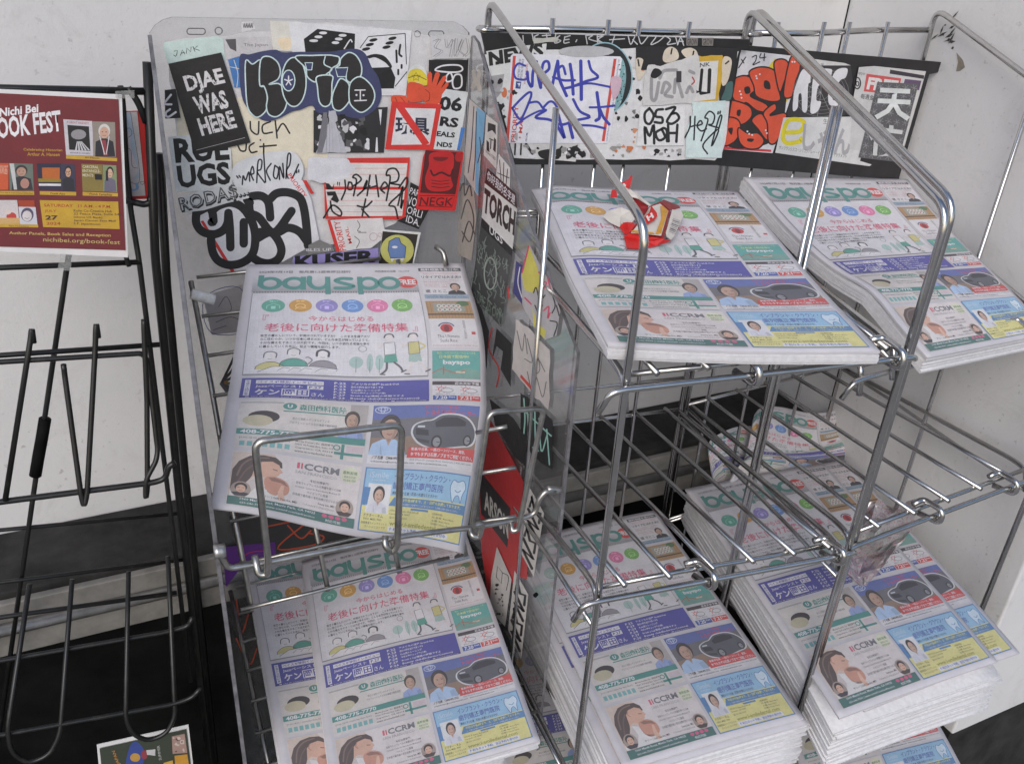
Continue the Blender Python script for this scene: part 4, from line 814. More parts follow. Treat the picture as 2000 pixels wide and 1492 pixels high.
bub([(440, 760), (540, 690), (650, 770), (695, 880), (660, 990), (560, 1060), (470, 1010), (430, 930)], ZB)
for q in ([(285, 600), (415, 595), (395, 690), (310, 690)], [(-30, 545), (50, 545), (40, 620), (-10, 620)]): a.poly(q, NAVY); a.stroke(q, 2.2, ICE, False, True)
a.stroke([(490, 830), (595, 828)], 2.4, WHT, False); a.stroke([(545, 835), (545, 935)], 2.4, WHT, False); a.stroke([(485, 940), (608, 935)], 2.4, WHT, False); a.ell(505, 880, 11, 11, WHT, 10); a.ell(578, 882, 11, 11, WHT, 10)
a.stroke([(180, 480), (170, 560), (250, 610), (190, 665)], 2.4, ICE); a.put(ON_BACK)
a = Sticker('white sticker lettered RUE UGS in heavy black', ZC); a.poly([(150, 38), (400, 12), (830, 165), (850, 600), (235, 628)], srgb(222, 224, 224)); a.text('RUE', (205, 55), (790, 20), (235, 322), K, .04); a.text('UGS', (240, 345), (805, 300), (270, 592), K, .04); a.put(ON_BACK)
a = Sticker('black sticker reading DJAE WAS HERE in worn white letters', ZA); a.poly([(255, 555), (805, 438), (1100, 1340), (530, 1465)], srgb(34, 30, 30)); a.poly([(530, 1465), (1100, 1340), (1108, 1372), (540, 1500)], srgb(26, 22, 22)); a.stroke([(550, 1450), (1050, 1322)], .8, srgb(190, 184, 186), False)
for t_, p in (('DJAE', ((402, 685), (800, 595), (468, 890))), ('WAS', ((500, 900), (835, 825), (560, 1085))), ('HERE', ((550, 1125), (918, 1035), (606, 1305)))): a.text(t_, *p, srgb(222, 218, 220), .035)
r = random.Random(3)
for _ in range(150):
    y = r.uniform(640, 1290); x = 420 + (y - 640) * .28 + r.uniform(0, 360); a.poly([(x, y), (x + r.uniform(6, 16), y + r.uniform(-8, 8)), (x + r.uniform(-4, 10), y + r.uniform(8, 34))], srgb(34, 30, 30))
a.put(ON_BACK)
a = Sticker('pale sticker tagged with grey block outlines', ZB); a.poly([(1270, 275), (1500, 235), (1700, 262), (1680, 500), (1290, 505)], srgb(208, 206, 208))
for p in ([(1300, 320), (1360, 300), (1310, 380), (1380, 420), (1300, 480)], [(1420, 300), (1440, 390), (1500, 300), (1470, 480)], [(1530, 290), (1520, 480), (1600, 300), (1560, 400), (1620, 470)], [(1640, 290), (1660, 420), (1610, 480)]): a.stroke(p, 1.0, srgb(130, 126, 130)); a.stroke([(x + 22, y + 6) for x, y in p], .8, srgb(150, 146, 150))
a.put(ON_BACK)
a = Sticker('black sticker with white bubble letters at the right edge', ZB); a.poly([(1255, 515), (1665, 515), (1640, 840), (1250, 830)], K)
for p in ([(1320, 620), (1400, 575), (1560, 570), (1605, 610), (1560, 640), (1430, 640)], [(1440, 680), (1480, 650), (1500, 720), (1440, 740)], [(1530, 670), (1590, 680), (1590, 790), (1520, 810), (1500, 740)]): a.stroke(p, 3.2, WHT, True, True)
a.put(ON_BACK)
a = Sticker('white sticker with the cut-off print 06 RS EALS NDS', ZB); a.poly([(1330, 800), (1660, 850), (1565, 1455), (1285, 1440)], srgb(214, 218, 220)); a.text('06', (1372, 885), (1610, 905), (1355, 1035), K, .04); a.text('RS', (1378, 1098), (1570, 1118), (1362, 1200), K, .04); a.text('EALS', (1340, 1250), (1530, 1268), (1332, 1305), K, .04); a.text('NDS', (1340, 1360), (1500, 1375), (1333, 1412), K, .04); a.poly([(1590, 1212), (1630, 1220), (1575, 1452), (1545, 1450)], srgb(66, 122, 196)); a.put(ON_BACK)
a = Sticker('diecut sticker of an orange hand waving over a red no-sign with two characters', ZB)
a.ell(1130, 690, 105, 130, srgb(222, 224, 222), 22); a.poly([(1040, 660), (1070, 620), (1130, 605), (1190, 630), (1235, 700), (1225, 780), (1130, 745), (1040, 750)], YEL, True); a.stroke([(1040, 700), (1130, 680), (1228, 720)], 1.2, K)
sp = []
for k in range(10): rr = 48 if k % 2 == 0 else 21; sp.append((1120 + rr * math.sin(k * .628), 690 - rr * math.cos(k * .628)))
a.stroke(sp, 1.1, K, False, True)
a.poly([(1035, 760), (1130, 750), (1220, 800), (1225, 900), (1150, 950), (1035, 930)], ORG, True); a.poly([(862, 900), (900, 880), (1010, 890), (1040, 960), (1010, 1000), (930, 970), (870, 960)], ORG, True)
a.poly([(1180, 900), (1170, 850), (1205, 810), (1235, 780), (1240, 660), (1265, 632), (1287, 660), (1285, 760), (1320, 650), (1350, 635), (1368, 665), (1330, 790), (1395, 690), (1425, 672), (1435, 705), (1375, 815), (1430, 750), (1458, 745), (1455, 780), (1390, 870), (1370, 960), (1300, 990), (1220, 970)], ORG); a.stroke([(1215, 820), (1260, 860), (1255, 930), (1225, 945)], 1.2, srgb(120, 36, 24)); a.stroke([(960, 900), (1000, 950), (1015, 1000)], 1.1, srgb(120, 36, 24)); a.stroke([(905, 905), (925, 950)], 1.1, srgb(120, 36, 24))
a.poly([(868, 945), (1385, 975), (1300, 1448), (800, 1440)], RD); a.poly([(918, 1010), (1325, 1020), (1262, 1390), (862, 1395)], srgb(222, 220, 222)); a.text('玩具', (905, 1105), (1262, 1118), (902, 1285), srgb(40, 44, 66), .03); a.poly([(885, 965), (985, 985), (1262, 1380), (1190, 1400)], RD); a.put(ON_BACK)
a = Sticker('white sticker with a black pen tag in quotation marks', ZC); a.poly([(870, 330), (1180, 210), (1480, 190), (1600, 330), (1590, 480), (1480, 590), (1020, 620), (860, 540)], srgb(220, 221, 224), True)
for p in ([(950, 545), (960, 450), (985, 500), (1020, 410), (1030, 510)], [(1040, 440), (1075, 420), (1060, 350), (1040, 420), (1070, 500)], [(1105, 525), (1120, 300), (1160, 290), (1150, 380), (1110, 410), (1190, 525)], [(1180, 210), (1200, 520)], [(1260, 320), (1210, 400), (1250, 500)], [(1300, 340), (1285, 450), (1320, 480), (1340, 380), (1300, 340)], [(1350, 490), (1350, 350), (1395, 480), (1385, 320)], [(1420, 480), (1440, 230), (1470, 230), (1460, 330), (1425, 400), (1450, 490), (1490, 470), (1555, 330)], [(1025, 602), (1200, 560), (1350, 552), (1460, 570)], [(890, 455), (905, 475)], [(915, 450), (930, 468)], [(1535, 400), (1535, 420)], [(1557, 390), (1557, 412)]): a.stroke(p, 3.0, srgb(34, 36, 46))
a.put(ON_BACK)
a = Sticker('white postal label overwritten with fat black brush strokes', ZC); a.poly([(370, 880), (1080, 560), (1520, 470), (1600, 500), (1690, 700), (1780, 1150), (1400, 1370), (1000, 1492), (840, 1492)], srgb(222, 220, 224)); a.poly([(500, 940), (530, 930), (870, 1480), (830, 1485)], RD); a.poly([(1595, 500), (1640, 500), (1720, 640), (1690, 650)], RD); a.text('PRIORITY', (1470, 420), (1650, 665), (1430, 450), RD, .01)
fat = 16.5
for p in ([(455, 840), (455, 960), (520, 1050), (640, 1080), (740, 1040), (790, 960), (800, 850)], [(800, 850), (815, 1000), (822, 1220)], [(455, 845), (600, 790), (640, 930), (620, 950)], [(620, 830), (700, 770), (830, 740), (960, 800), (1060, 960), (1090, 1130), (1060, 1290), (960, 1380), (820, 1410), (700, 1370), (640, 1290), (615, 1180), (615, 1090)], [(965, 950), (965, 1180)], [(1030, 740), (1000, 700), (1060, 670), (1160, 670), (1230, 740), (1250, 900)], [(1250, 700), (1320, 640), (1440, 630), (1560, 680), (1610, 790), (1640, 1000), (1655, 1200)], [(1020, 750), (1040, 850), (1130, 900), (1290, 1060), (1480, 830)], [(1110, 1060), (1220, 1050), (1330, 1060), (1440, 1010), (1560, 1050), (1650, 1160)], [(1100, 1130), (1240, 1060), (1320, 1120), (1370, 1240), (1340, 1340), (1250, 1390), (1150, 1380), (1060, 1330)]): a.stroke(p, fat, srgb(26, 25, 27))
a.put(ON_BACK)
a = Sticker('cut-out sticker spelling RODA$ in inline outlined letters', ZC); a.poly([(245, 700), (500, 610), (780, 545), (860, 560), (1030, 600), (1020, 690), (780, 745), (540, 820), (300, 850)], srgb(214, 214, 214)); a.text('RODA$...', (266, 706), (1004, 521), (304, 868), srgb(40, 40, 40), .045); a.text('RODA$...', (256, 688), (994, 503), (294, 848), srgb(206, 206, 206), .03); a.text('RODA$...', (256, 688), (994, 503), (294, 848), srgb(84, 84, 84), -.012); a.put(ON_BACK)
a = Sticker('red-framed ruled label tagged in black marker', ZD); a.poly([(165, 505), (410, 252), (1055, 245), (1005, 890), (175, 880)], RD); a.poly([(180, 580), (190, 300), (1030, 305), (975, 850), (210, 855)], srgb(222, 216, 214)); a.poly([(180, 545), (1005, 550), (1002, 580), (180, 578)], RD)
for i, y in enumerate((355, 418, 620, 688, 745, 805)): a.poly([(200, y), (1010 - i * 5, y), (1010 - i * 5, y + 4), (200, y + 4)], srgb(214, 130, 128))
a.poly(torn([(0, 240), (400, 250), (480, 360), (410, 450), (150, 505), (0, 480)], 6, 10), srgb(222, 220, 226))
for p in ([(380, 480), (385, 580), (345, 680)], [(420, 500), (410, 570), (455, 570), (450, 510), (420, 500)], [(470, 640), (500, 480), (460, 450), (500, 420), (550, 470), (500, 520), (460, 540)], [(510, 640), (590, 560), (610, 480), (575, 570), (640, 540)], [(610, 640), (640, 430)], [(640, 560), (700, 540)], [(700, 430), (730, 650)], [(760, 580), (820, 540), (790, 500), (750, 570), (790, 610)], [(810, 690), (850, 450), (810, 430), (830, 370), (900, 360), (940, 420), (920, 490), (850, 510), (950, 530)], [(940, 560), (1020, 450), (1010, 560), (840, 730), (900, 760), (930, 880)], [(930, 740), (980, 540), (960, 770), (985, 690)], [(595, 675), (560, 850)], [(510, 745), (590, 760), (660, 700)], [(555, 780), (630, 860)], [(230, 700), (250, 800), (330, 850), (340, 800), (250, 740), (160, 870)]): a.stroke(p, 3.4, srgb(26, 26, 28))
a.poly([(180, 510), (215, 515), (250, 560), (270, 510), (260, 575), (190, 575)], K); a.poly([(190, 600), (280, 595), (320, 690), (300, 715), (230, 680), (260, 640), (200, 640)], K); a.text('"', (300, 495), (330, 500), (298, 535), K); a.put(ON_BACK)
a = Sticker('black sticker lettered PARA VOREI IDA slipped under the red one', ZD); a.poly([(1060, 500), (1250, 600), (1250, 790), (1145, 988), (920, 900), (1010, 860)], K)
for t_, p in (('PARA', ((1065, 555), (1200, 600), (1045, 620))), ('VOREI', ((1040, 640), (1220, 700), (1025, 730))), ('ORLI', ((1035, 745), (1190, 800), (1015, 820))), ('IDA.', ((1025, 840), (1165, 895), (1010, 910)))): a.text(t_, *p, WHT, .0)
a.put(ON_BACK)
a = Sticker('bright red sticker with a dark blurred portrait over block letters', ZD); a.poly([(1222, 162), (1600, 182), (1612, 200), (1530, 780), (1515, 798), (1130, 785), (1115, 765), (1190, 240)], srgb(206, 34, 36)); a.poly([(1215, 168), (1598, 196), (1525, 628), (1160, 610)], srgb(84, 16, 22)); a.poly([(1270, 200), (1480, 190), (1510, 300), (1480, 450), (1500, 540), (1430, 590), (1260, 585), (1210, 480), (1250, 330)], srgb(190, 30, 34), True); a.ell(1560, 240, 40, 50, srgb(176, 28, 32), 14)
a.stroke([(1270, 380), (1300, 430), (1380, 400), (1470, 435), (1500, 370)], 4, srgb(70, 14, 20)); a.poly([(1300, 240), (1450, 245), (1400, 280), (1320, 275)], srgb(120, 20, 26), True)
for y in (480, 510, 545): a.stroke([(1280, y), (1370, y + 12), (1460, y)], 1.6, srgb(96, 16, 22))
a.stroke([(1155, 640), (1520, 640), (1490, 760), (1140, 745)], 1.2, srgb(70, 12, 18), False, True); a.text('NEGK', (1165, 652), (1510, 660), (1150, 742), srgb(90, 14, 20), .01); a.put(ON_BACK)
a = Sticker('white torn priority mail strip with faint doodles', ZD); a.poly(torn([(195, 890), (770, 870), (810, 1060), (650, 1180), (320, 1215)], 8, 5), srgb(220, 216, 216)); a.poly([(195, 890), (228, 890), (330, 1212), (290, 1215)], RD); a.text('PRIORITY', (330, 1212), (262, 905), (395, 1205), RD, .01); a.text('MAIL', (420, 1140), (375, 970), (455, 1130), RD, .01)
for p in ([(510, 900), (535, 950), (510, 1000), (540, 1010)], [(480, 1060), (530, 1110), (500, 1180)], [(520, 1020), (600, 1020)]): a.stroke(p, 1.6, srgb(120, 116, 118))
a.ring(675, 1065, 40, 40, 1.2, srgb(190, 160, 164), 18); a.ring(742, 1045, 20, 20, 1.0, srgb(190, 160, 164), 14); a.put(ON_BACK)
a = Sticker('grey sticker with handwritten words', ZD); a.poly([(0, 1150), (110, 1095), (240, 1150), (270, 1210), (0, 1245)], srgb(128, 126, 124)); a.text('BLES UP', (-20, 1185), (235, 1180), (-20, 1215), WHT); a.put(ON_BACK)
a = Sticker('lilac sticker with black slab letters KUSER', ZD); a.poly([(-160, 1270), (725, 1180), (725, 1390), (-160, 1400)], srgb(150, 138, 196)); a.poly([(-160, 1360), (725, 1330), (725, 1390), (-160, 1400)], srgb(196, 178, 216)); a.text('KUSER', (-140, 1262), (695, 1195), (-140, 1395), srgb(24, 22, 28), .05); a.put(ON_BACK)
a = Sticker('square sticker of a blue blob shape on a pale yellow disc', ZD); a.poly([(770, 985), (1165, 1018), (1085, 1370), (725, 1350)], srgb(222, 222, 220)); a.poly([(770, 1005), (1135, 1040), (1075, 1365), (728, 1340)], srgb(44, 38, 32)); a.ell(920, 1200, 172, 158, srgb(198, 196, 112), 30)
a.poly([(835, 1110), (900, 1075), (940, 1075), (960, 1130), (1010, 1165), (1000, 1280), (850, 1285), (825, 1200)], srgb(106, 134, 186)); a.poly([(850, 1282), (995, 1282), (970, 1325), (950, 1290), (920, 1305), (890, 1290), (865, 1325)], WHT); a.ell(895, 1170, 30, 14, WHT, 12); a.stroke([(835, 1110), (900, 1075), (940, 1075), (960, 1130), (1010, 1165), (1000, 1280), (850, 1285), (825, 1200)], 1.2, K, False, True); a.put(ON_BACK)
a = Sticker('small dark sticker with white letters at the left rim', ZA); a.poly([(215, 820), (330, 810), (380, 1110), (220, 1118)], K); a.stroke([(280, 870), (215, 960), (285, 970)], 4, WHT); a.stroke([(270, 1020), (225, 1060), (250, 1100), (330, 1050)], 4, WHT); a.put(ON_BACK)
a = Sticker('pale doodle sheet framed in blue pen behind the basket'); a.poly([(395, 575), (470, 552), (500, 640), (412, 650)], srgb(176, 172, 174)); a.stroke([(398, 578), (466, 558), (494, 634), (412, 646)], 1.4, srgb(56, 70, 140), True, True)
for p in ([(425, 595), (440, 575), (450, 600), (430, 610)], [(420, 625), (450, 615), (480, 628)], [(415, 640), (440, 632)]): a.stroke(p, 1.0, K)
a.put(ON_BACK)
a = Sticker('grey winged drawing with brown spots behind the basket'); r = random.Random(4); 
for k in range(9): a.stroke([(430, 745), (452 + k * 3, 700 + k * 14), (470 - abs(k - 4) * 4, 695 + k * 15)], 5, srgb(58 + k * 5, 58 + k * 5, 62 + k * 5))
for x, y in ((440, 742), (452, 758), (446, 775)): a.ell(x, y, 5, 4, srgb(150, 110, 60), 8)
a.put(ON_BACK)
a = Sticker('bronze scrawl of orange paint on the dark lower back'); a.poly([(445, 1000), (800, 1000), (800, 1045), (470, 1095)], srgb(52, 50, 50))
for p in ([(520, 1022), (575, 1012), (600, 1020)], [(560, 1020), (585, 1045), (605, 1030)], [(595, 1015), (540, 1065), (610, 1058), (630, 1042), (600, 1035)], [(460, 1165), (470, 1230), (492, 1160)], [(460, 1240), (485, 1290), (500, 1260)]): a.stroke(p, 3, srgb(196, 76, 40))
a.put(ON_BACK)
a = Sticker('purple sticker with red scribbles low on the back'); a.poly([(432, 1062), (535, 1052), (538, 1085), (470, 1100), (440, 1140)], srgb(104, 44, 140)); a.stroke([(460, 1100), (480, 1075), (515, 1070), (530, 1085)], 1.6, srgb(214, 60, 80)); a.put(ON_BACK)
for p in ([(398, 690), (402, 700), (412, 692)], [(432, 690), (445, 684), (452, 694)]): pass
# ---- right-hand panel of the stand
_k[0] = 0
S = lambda lab, zm=ZI: Sticker(lab, zm)
a = S('white butterfly-shaped scrap'); a.poly([(85, 160), (97, 150), (104, 190), (112, 152), (124, 165), (118, 200), (126, 235), (112, 245), (103, 215), (92, 242), (82, 225), (92, 195)], srgb(186, 180, 172)); a.put(ON_SIDE)
a = S('tall pale sticker with a pointing hand on blue'); a.poly([(78, 270), (135, 320), (110, 650), (52, 560)], srgb(196, 188, 184)); a.poly([(105, 300), (140, 325), (130, 440), (118, 470), (112, 650), (100, 630), (104, 430)], srgb(112, 168, 206))
for p in ([(95, 300), (85, 460), (72, 560)], [(105, 320), (100, 500), (92, 590)], [(118, 420), (122, 470), (110, 520)]): a.stroke(p, 1.8, K)
a.put(ON_SIDE)
a = S('pale sticker with a pen-drawn looping tag'); a.poly([(40, 600), (95, 620), (105, 740), (85, 905), (30, 880)], srgb(170, 160, 152))
for p in ([(45, 740), (70, 665), (95, 740), (80, 830), (48, 790)], [(50, 830), (75, 750), (98, 800)], [(40, 630), (55, 600), (60, 650), (78, 610), (88, 650)]): a.stroke(p, 2.4, srgb(60, 50, 46))
a.put(ON_SIDE)
a = S('white sticker with a black pixel face'); a.poly([(145, 330), (190, 365), (185, 545), (135, 490)], srgb(206, 204, 200)); a.poly([(152, 362), (182, 372), (183, 410), (168, 392), (150, 400)], K); a.poly([(146, 430), (156, 440), (158, 480), (146, 470)], K); a.poly([(176, 420), (184, 430), (182, 480), (172, 470)], K); a.stroke([(158, 425), (172, 432)], 2, K, False); a.stroke([(164, 428), (162, 465)], 2, K, False); a.text('WANTED', (142, 468), (182, 500), (142, 480), K); a.put(ON_SIDE)
a = S('white tag of crossed strokes'); a.poly([(195, 485), (240, 540), (238, 635), (180, 600)], srgb(214, 212, 210))
for p in ([(198, 510), (205, 600)], [(215, 520), (212, 610)], [(190, 560), (236, 580)], [(230, 545), (222, 620)]): a.stroke(p, 1.6, K)
a.put(ON_SIDE)
a = S('sticker of black blackletter on white over black reading TORCH'); a.poly([(150, 540), (262, 640), (268, 700), (140, 600)], srgb(56, 26, 30)); a.text('你好我的名字是', (152, 548), (262, 650), (148, 585), WHT, .01); a.poly([(140, 600), (268, 700), (250, 860), (128, 735)], srgb(210, 208, 206)); a.text('TORCH', (140, 615), (264, 712), (132, 712), srgb(44, 28, 30), .05); a.poly([(128, 735), (250, 860), (248, 890), (124, 770)], K); a.text('UGS', (160, 765), (212, 812), (158, 795), WHT, .01); a.put(ON_SIDE)
a = S('dark sticker engraved with a snarling beast and scrollwork'); a.poly([(124, 770), (248, 890), (205, 1165), (85, 1040)], srgb(58, 60, 60)); r = random.Random(9)
for k in range(80):
    u, v = r.random(), r.random(); x = 124 + 118 * u - 38 * v; y = 785 + 118 * u + 262 * v; a.stroke([(x, y), (x + r.uniform(-9, 9), y + r.uniform(8, 22)), (x + r.uniform(-12, 12), y + r.uniform(20, 36))], 1.3, srgb(128, 140, 132))
a.ring(165, 955, 24, 62, 2.6, srgb(150, 160, 152), 20); a.text('THE STORM', (112, 1020), (215, 1110), (108, 1062), srgb(120, 132, 122)); a.put(ON_SIDE)
a = S('dark blue sticker edge with white marks'); a.poly([(265, 905), (300, 930), (300, 1090), (252, 1030)], srgb(48, 48, 116)); a.stroke([(280, 930), (272, 990), (288, 1050)], 1.8, WHT); a.put(ON_SIDE)
a = S('crumpled yellow and pink comic-burst sticker'); a.poly([(318, 840), (360, 920), (405, 1000), (440, 1100), (425, 1200), (380, 1215), (330, 1150), (290, 1080), (285, 960)], srgb(176, 172, 174)); a.poly([(318, 850), (350, 930), (370, 1010), (330, 1030), (300, 1020), (288, 960)], srgb(206, 196, 84)); a.poly([(330, 1090), (350, 1150), (385, 1180), (375, 1210), (335, 1160)], srgb(206, 196, 84))
for p in ([(355, 950), (375, 960), (360, 985), (385, 990), (372, 1020)], [(390, 970), (400, 1010)], [(375, 1100), (395, 1085), (390, 1130), (400, 1110)], [(300, 1050), (325, 1075)], [(316, 848), (290, 950)]): a.stroke(p, 3.0, srgb(206, 66, 100))
for p in ([(335, 1030), (345, 1010), (360, 1060), (380, 1040)], [(340, 1080), (355, 1110), (370, 1080)], [(410, 1040), (420, 1080), (408, 1110)], [(400, 1140), (428, 1150), (415, 1200)], [(425, 1080), (436, 1120)]): a.stroke(p, 2.4, K)
a.put(ON_SIDE)
a = S('torn white label with loose grey pen loops'); a.poly(torn([(265, 1135), (320, 1170), (400, 1255), (395, 1490), (330, 1430), (250, 1330)], 12, 3), srgb(196, 188, 184))
for p in ([(270, 1180), (290, 1260), (300, 1190), (310, 1270)], [(310, 1210), (330, 1300), (300, 1290)], [(340, 1230), (360, 1330), (330, 1350), (350, 1290), (380, 1340)], [(310, 1340), (330, 1420), (345, 1360), (370, 1440), (385, 1380)]): a.stroke(p, 1.8, srgb(106, 100, 100))
a.poly([(285, 1350), (330, 1400), (325, 1412), (282, 1362)], srgb(196, 70, 60)); a.put(ON_SIDE)
a = S('black geometric vinyl shape high on the panel'); a.poly([(190, 1170), (250, 1230), (245, 1400), (205, 1330), (215, 1260), (190, 1240), (170, 1300)], K); a.poly([(88, 1040), (130, 1090), (160, 1180), (150, 1330), (110, 1200)], K); a.put(ON_SIDE)
a = S('red lettered sticker at the paper edge'); a.stroke([(172, 1170), (160, 1250), (200, 1330), (190, 1400)], 3, srgb(190, 50, 46)); a.stroke([(235, 1010), (240, 1050)], 4, srgb(190, 50, 46)); a.put(ON_SIDE)
a = Sticker('black sticker with mint green scrawl by the panel edge', ZJ); a.poly([(330, 15), (372, 40), (478, 140), (475, 362), (420, 330), (330, 240)], srgb(26, 26, 28)); MINT = srgb(150, 196, 184)
for p in ([(345, 40), (350, 130), (345, 200)], [(360, 80), (372, 230), (385, 120)], [(395, 90), (400, 250), (420, 120)], [(415, 130), (425, 280), (450, 210)], [(450, 180), (462, 340)], [(340, 90), (470, 210)], [(385, 262), (412, 278)]): a.stroke(p, 2.6, MINT)
a.put(ON_SIDE)
a = Sticker('large glossy red poster panel with black and white strips', ZJ); a.poly([(190, 130), (300, 330), (365, 460), (360, 860), (310, 850), (240, 960), (190, 1010), (150, 720), (140, 360), (150, 240)], srgb(176, 36, 40)); a.put(ON_SIDE)
a = Sticker('black vinyl strip lettered in white', ZJ); a.poly([(140, 360), (170, 400), (285, 540), (270, 718), (150, 560)], srgb(34, 30, 32)); a.text('ARSON', (165, 450), (275, 585), (165, 545), srgb(186, 184, 180), .03); a.put(ON_SIDE)
a = Sticker('dark vinyl shape under the mint scrawl', ZJ); a.poly([(190, 40), (300, 130), (372, 240), (350, 345), (300, 300), (215, 160)], srgb(30, 28, 30)); a.put(ON_SIDE)
for i, q in enumerate((((372, 440), (440, 560), (392, 850), (322, 720)), ((305, 820), (368, 930), (335, 1225), (275, 1090)))):
    a = Sticker('pale vertical strip of slanted black letters ' + ('near the bolt' if i == 0 else 'under the rivet'), ZJ); a.poly(q, srgb(196, 192, 188)); q = [np.array(z, float) for z in q]
    for k in range(4):
        t0, t1 = .06 + k * .235, .06 + k * .235 + .17
        e = lambda s_, t_: tuple((q[0] * (1 - s_) + q[1] * s_) * (1 - t_) + (q[3] * (1 - s_) + q[2] * s_) * t_)
        a.stroke([e(.15, t0), e(.85, t0 + .03), e(.2, t1 - .02), e(.85, t1)] if k % 2 else [e(.2, t1), e(.2, t0), e(.5, t1 - .05), e(.82, t0 + .02), e(.82, t1)], 5.2, srgb(34, 30, 32), False)
    a.put(ON_SIDE)
a = Sticker('white diamond sticker with an ink drawing of a stacked cart', ZJ); a.poly([(225, 712), (292, 860), (262, 1075), (192, 1000), (198, 850)], srgb(194, 190, 188)); a.stroke([(228, 800), (250, 830), (245, 880), (222, 850)], 1.4, K, False, True); a.stroke([(250, 830), (278, 850), (268, 910)], 1.4, K); blotches(a, (208, 880, 255, 1030), 22, [K, K, srgb(120, 116, 116)], 3, 9, 8); a.put(ON_SIDE)
a = Sticker('black strip with white gothic letters at the foot', ZJ); a.poly([(205, 1030), (275, 1120), (310, 1220), (300, 1290), (215, 1100)], K); a.text('CEDAR', (215, 1055), (298, 1215), (210, 1090), srgb(196, 194, 190), .01); a.put(ON_SIDE)
# ------------------------------------------------------------------ placards hung on the chrome racks
def placard(label, corners, Y0, Y1, x0, x1):
    """black plastic sheet on a vertical plane running from depth Y0 at x0 to Y1 at x1"""
    n = np.array([-(Y1 - Y0), (x1 - x0), 0.0]); n /= np.linalg.norm(n); PLN = ((x0, Y0, 0), n)
    poly = [at(*c, pl=PLN) for c in corners]; root = thing('placard', label, 'placard', poly[-1])
    sh = prism('sheet', poly, n, .004, MT['placard'], root)
    return root, sh, (sh, lambda x, y: at(x, y, pl=PLN), tuple(-n)), PLN, n
_k[0] = 0
plc, sh, ONP, PLN, nn = placard('black plastic placard covered in stickers, hung on the rack beside the clear stand', [(940, 64), (1465, 78), (1462, 97), (1447, 98), (1408, 323), (1000, 322)], .968, .925, .43, .77)
a = Sticker('white paint pen scrawl along the placard top', ZF); 
for p in ([(-120, 150), (-115, 235)], [(-115, 160), (-60, 150), (-110, 190), (-40, 230)], [(0, 190), (145, 180)], [(50, 150), (20, 235)], [(180, 150), (205, 235), (245, 160)], [(225, 190), (270, 235)], [(280, 160), (310, 230), (380, 150)], [(400, 150), (450, 160), (400, 235), (470, 210), (540, 150)], [(540, 150), (590, 190), (560, 235), (640, 225)], [(640, 160), (660, 230)], [(660, 240), (690, 170), (720, 245)], [(670, 205), (715, 205)]): a.stroke(p, 2.2, srgb(196, 196, 198))
a.x = ZE
for p in ([(452, 150), (456, 215)], [(540, 130), (555, 200)], [(600, 140), (560, 165), (620, 200)], [(640, 150), (720, 145)], [(680, 140), (690, 200)], [(770, 140), (760, 220), (820, 200), (770, 180), (810, 150)], [(860, 160), (850, 220), (900, 215)], [(855, 165), (910, 150)], [(860, 190), (900, 185)], [(975, 190), (965, 210)], [(1060, 140), (1075, 230)], [(1060, 150), (1130, 145), (1090, 180), (1200, 215)]): a.stroke(p, 2.2, srgb(190, 190, 192))
a.poly(torn([(540, 175), (800, 165), (780, 210), (560, 222)], 21, 6), srgb(186, 184, 176)); a.put(ONP)
for i, x in enumerate((745, 895)):
    a = Sticker('tiny grey block-letter sticker ' + ('next to the paint scrawl' if i == 0 else 'nearer the placard end'), ZF); a.poly([(x, 170), (x + 112, 170), (x + 108, 248), (x, 246)], srgb(130, 124, 120)); a.tx('GROW', x + 8, 180, x + 104, 240, srgb(40, 36, 36), .01); a.put(ONP)
a = Sticker('collage of torn white paper scraps across the placard'); a.poly(torn([(948, 108), (1150, 92), (1440, 100), (1410, 300), (1395, 312), (1005, 310)], 31, 2, 9), srgb(218, 217, 218)); blotches(a, (1195, 105, 1265, 305), 60, [WHT, WHT, srgb(196, 196, 198), K, K, srgb(120, 118, 118), srgb(206, 140, 104)], 2, 7, 5); blotches(a, (1255, 290, 1330, 306), 16, [srgb(160, 158, 160), WHT, K], 2, 6, 15); blotches(a, (955, 120, 1010, 300), 24, [WHT, srgb(170, 168, 170), K, srgb(196, 194, 196)], 2, 8, 16); blotches(a, (1015, 282, 1150, 308), 18, [WHT, K, srgb(150, 148, 146)], 3, 10, 6); blotches(a, (1150, 285, 1260, 308), 14, [srgb(150, 146, 142), WHT, srgb(206, 120, 70)], 3, 9, 9); a.put(ONP)
a = Sticker('white newspaper strip with the cut-off word NEWS', ZE); a.poly([(92, 300), (360, 255), (680, 225), (670, 330), (330, 500), (250, 790), (200, 790)], srgb(214, 214, 212)); a.text('NEWS', (112, 305), (640, 215), (125, 445), K, .05); a.poly([(140, 540), (270, 520), (240, 700), (190, 760)], srgb(160, 158, 160)); a.ell(268, 700, 28, 50, srgb(206, 116, 76), 14); a.put(ONP)
a = Sticker('large black disc sticker with teal cheetah pattern', ZE); a.ell(1240, 560, 270, 345, srgb(32, 34, 38), 40); a.ring(1240, 560, 268, 343, 2.4, srgb(150, 190, 200), 44); a.poly([(1250, 430), (1330, 360), (1420, 380), (1450, 560), (1400, 800), (1330, 860), (1290, 700)], srgb(128, 170, 174), True); blotches(a, (1310, 420, 1435, 800), 90, [K, srgb(50, 66, 70), srgb(190, 206, 206)], 4, 9, 3); a.poly([(1300, 560), (1400, 560), (1380, 700), (1320, 760)], srgb(206, 176, 190), True); a.ell(1060, 300, 270, 55, srgb(186, 186, 188), 20); a.put(ONP)
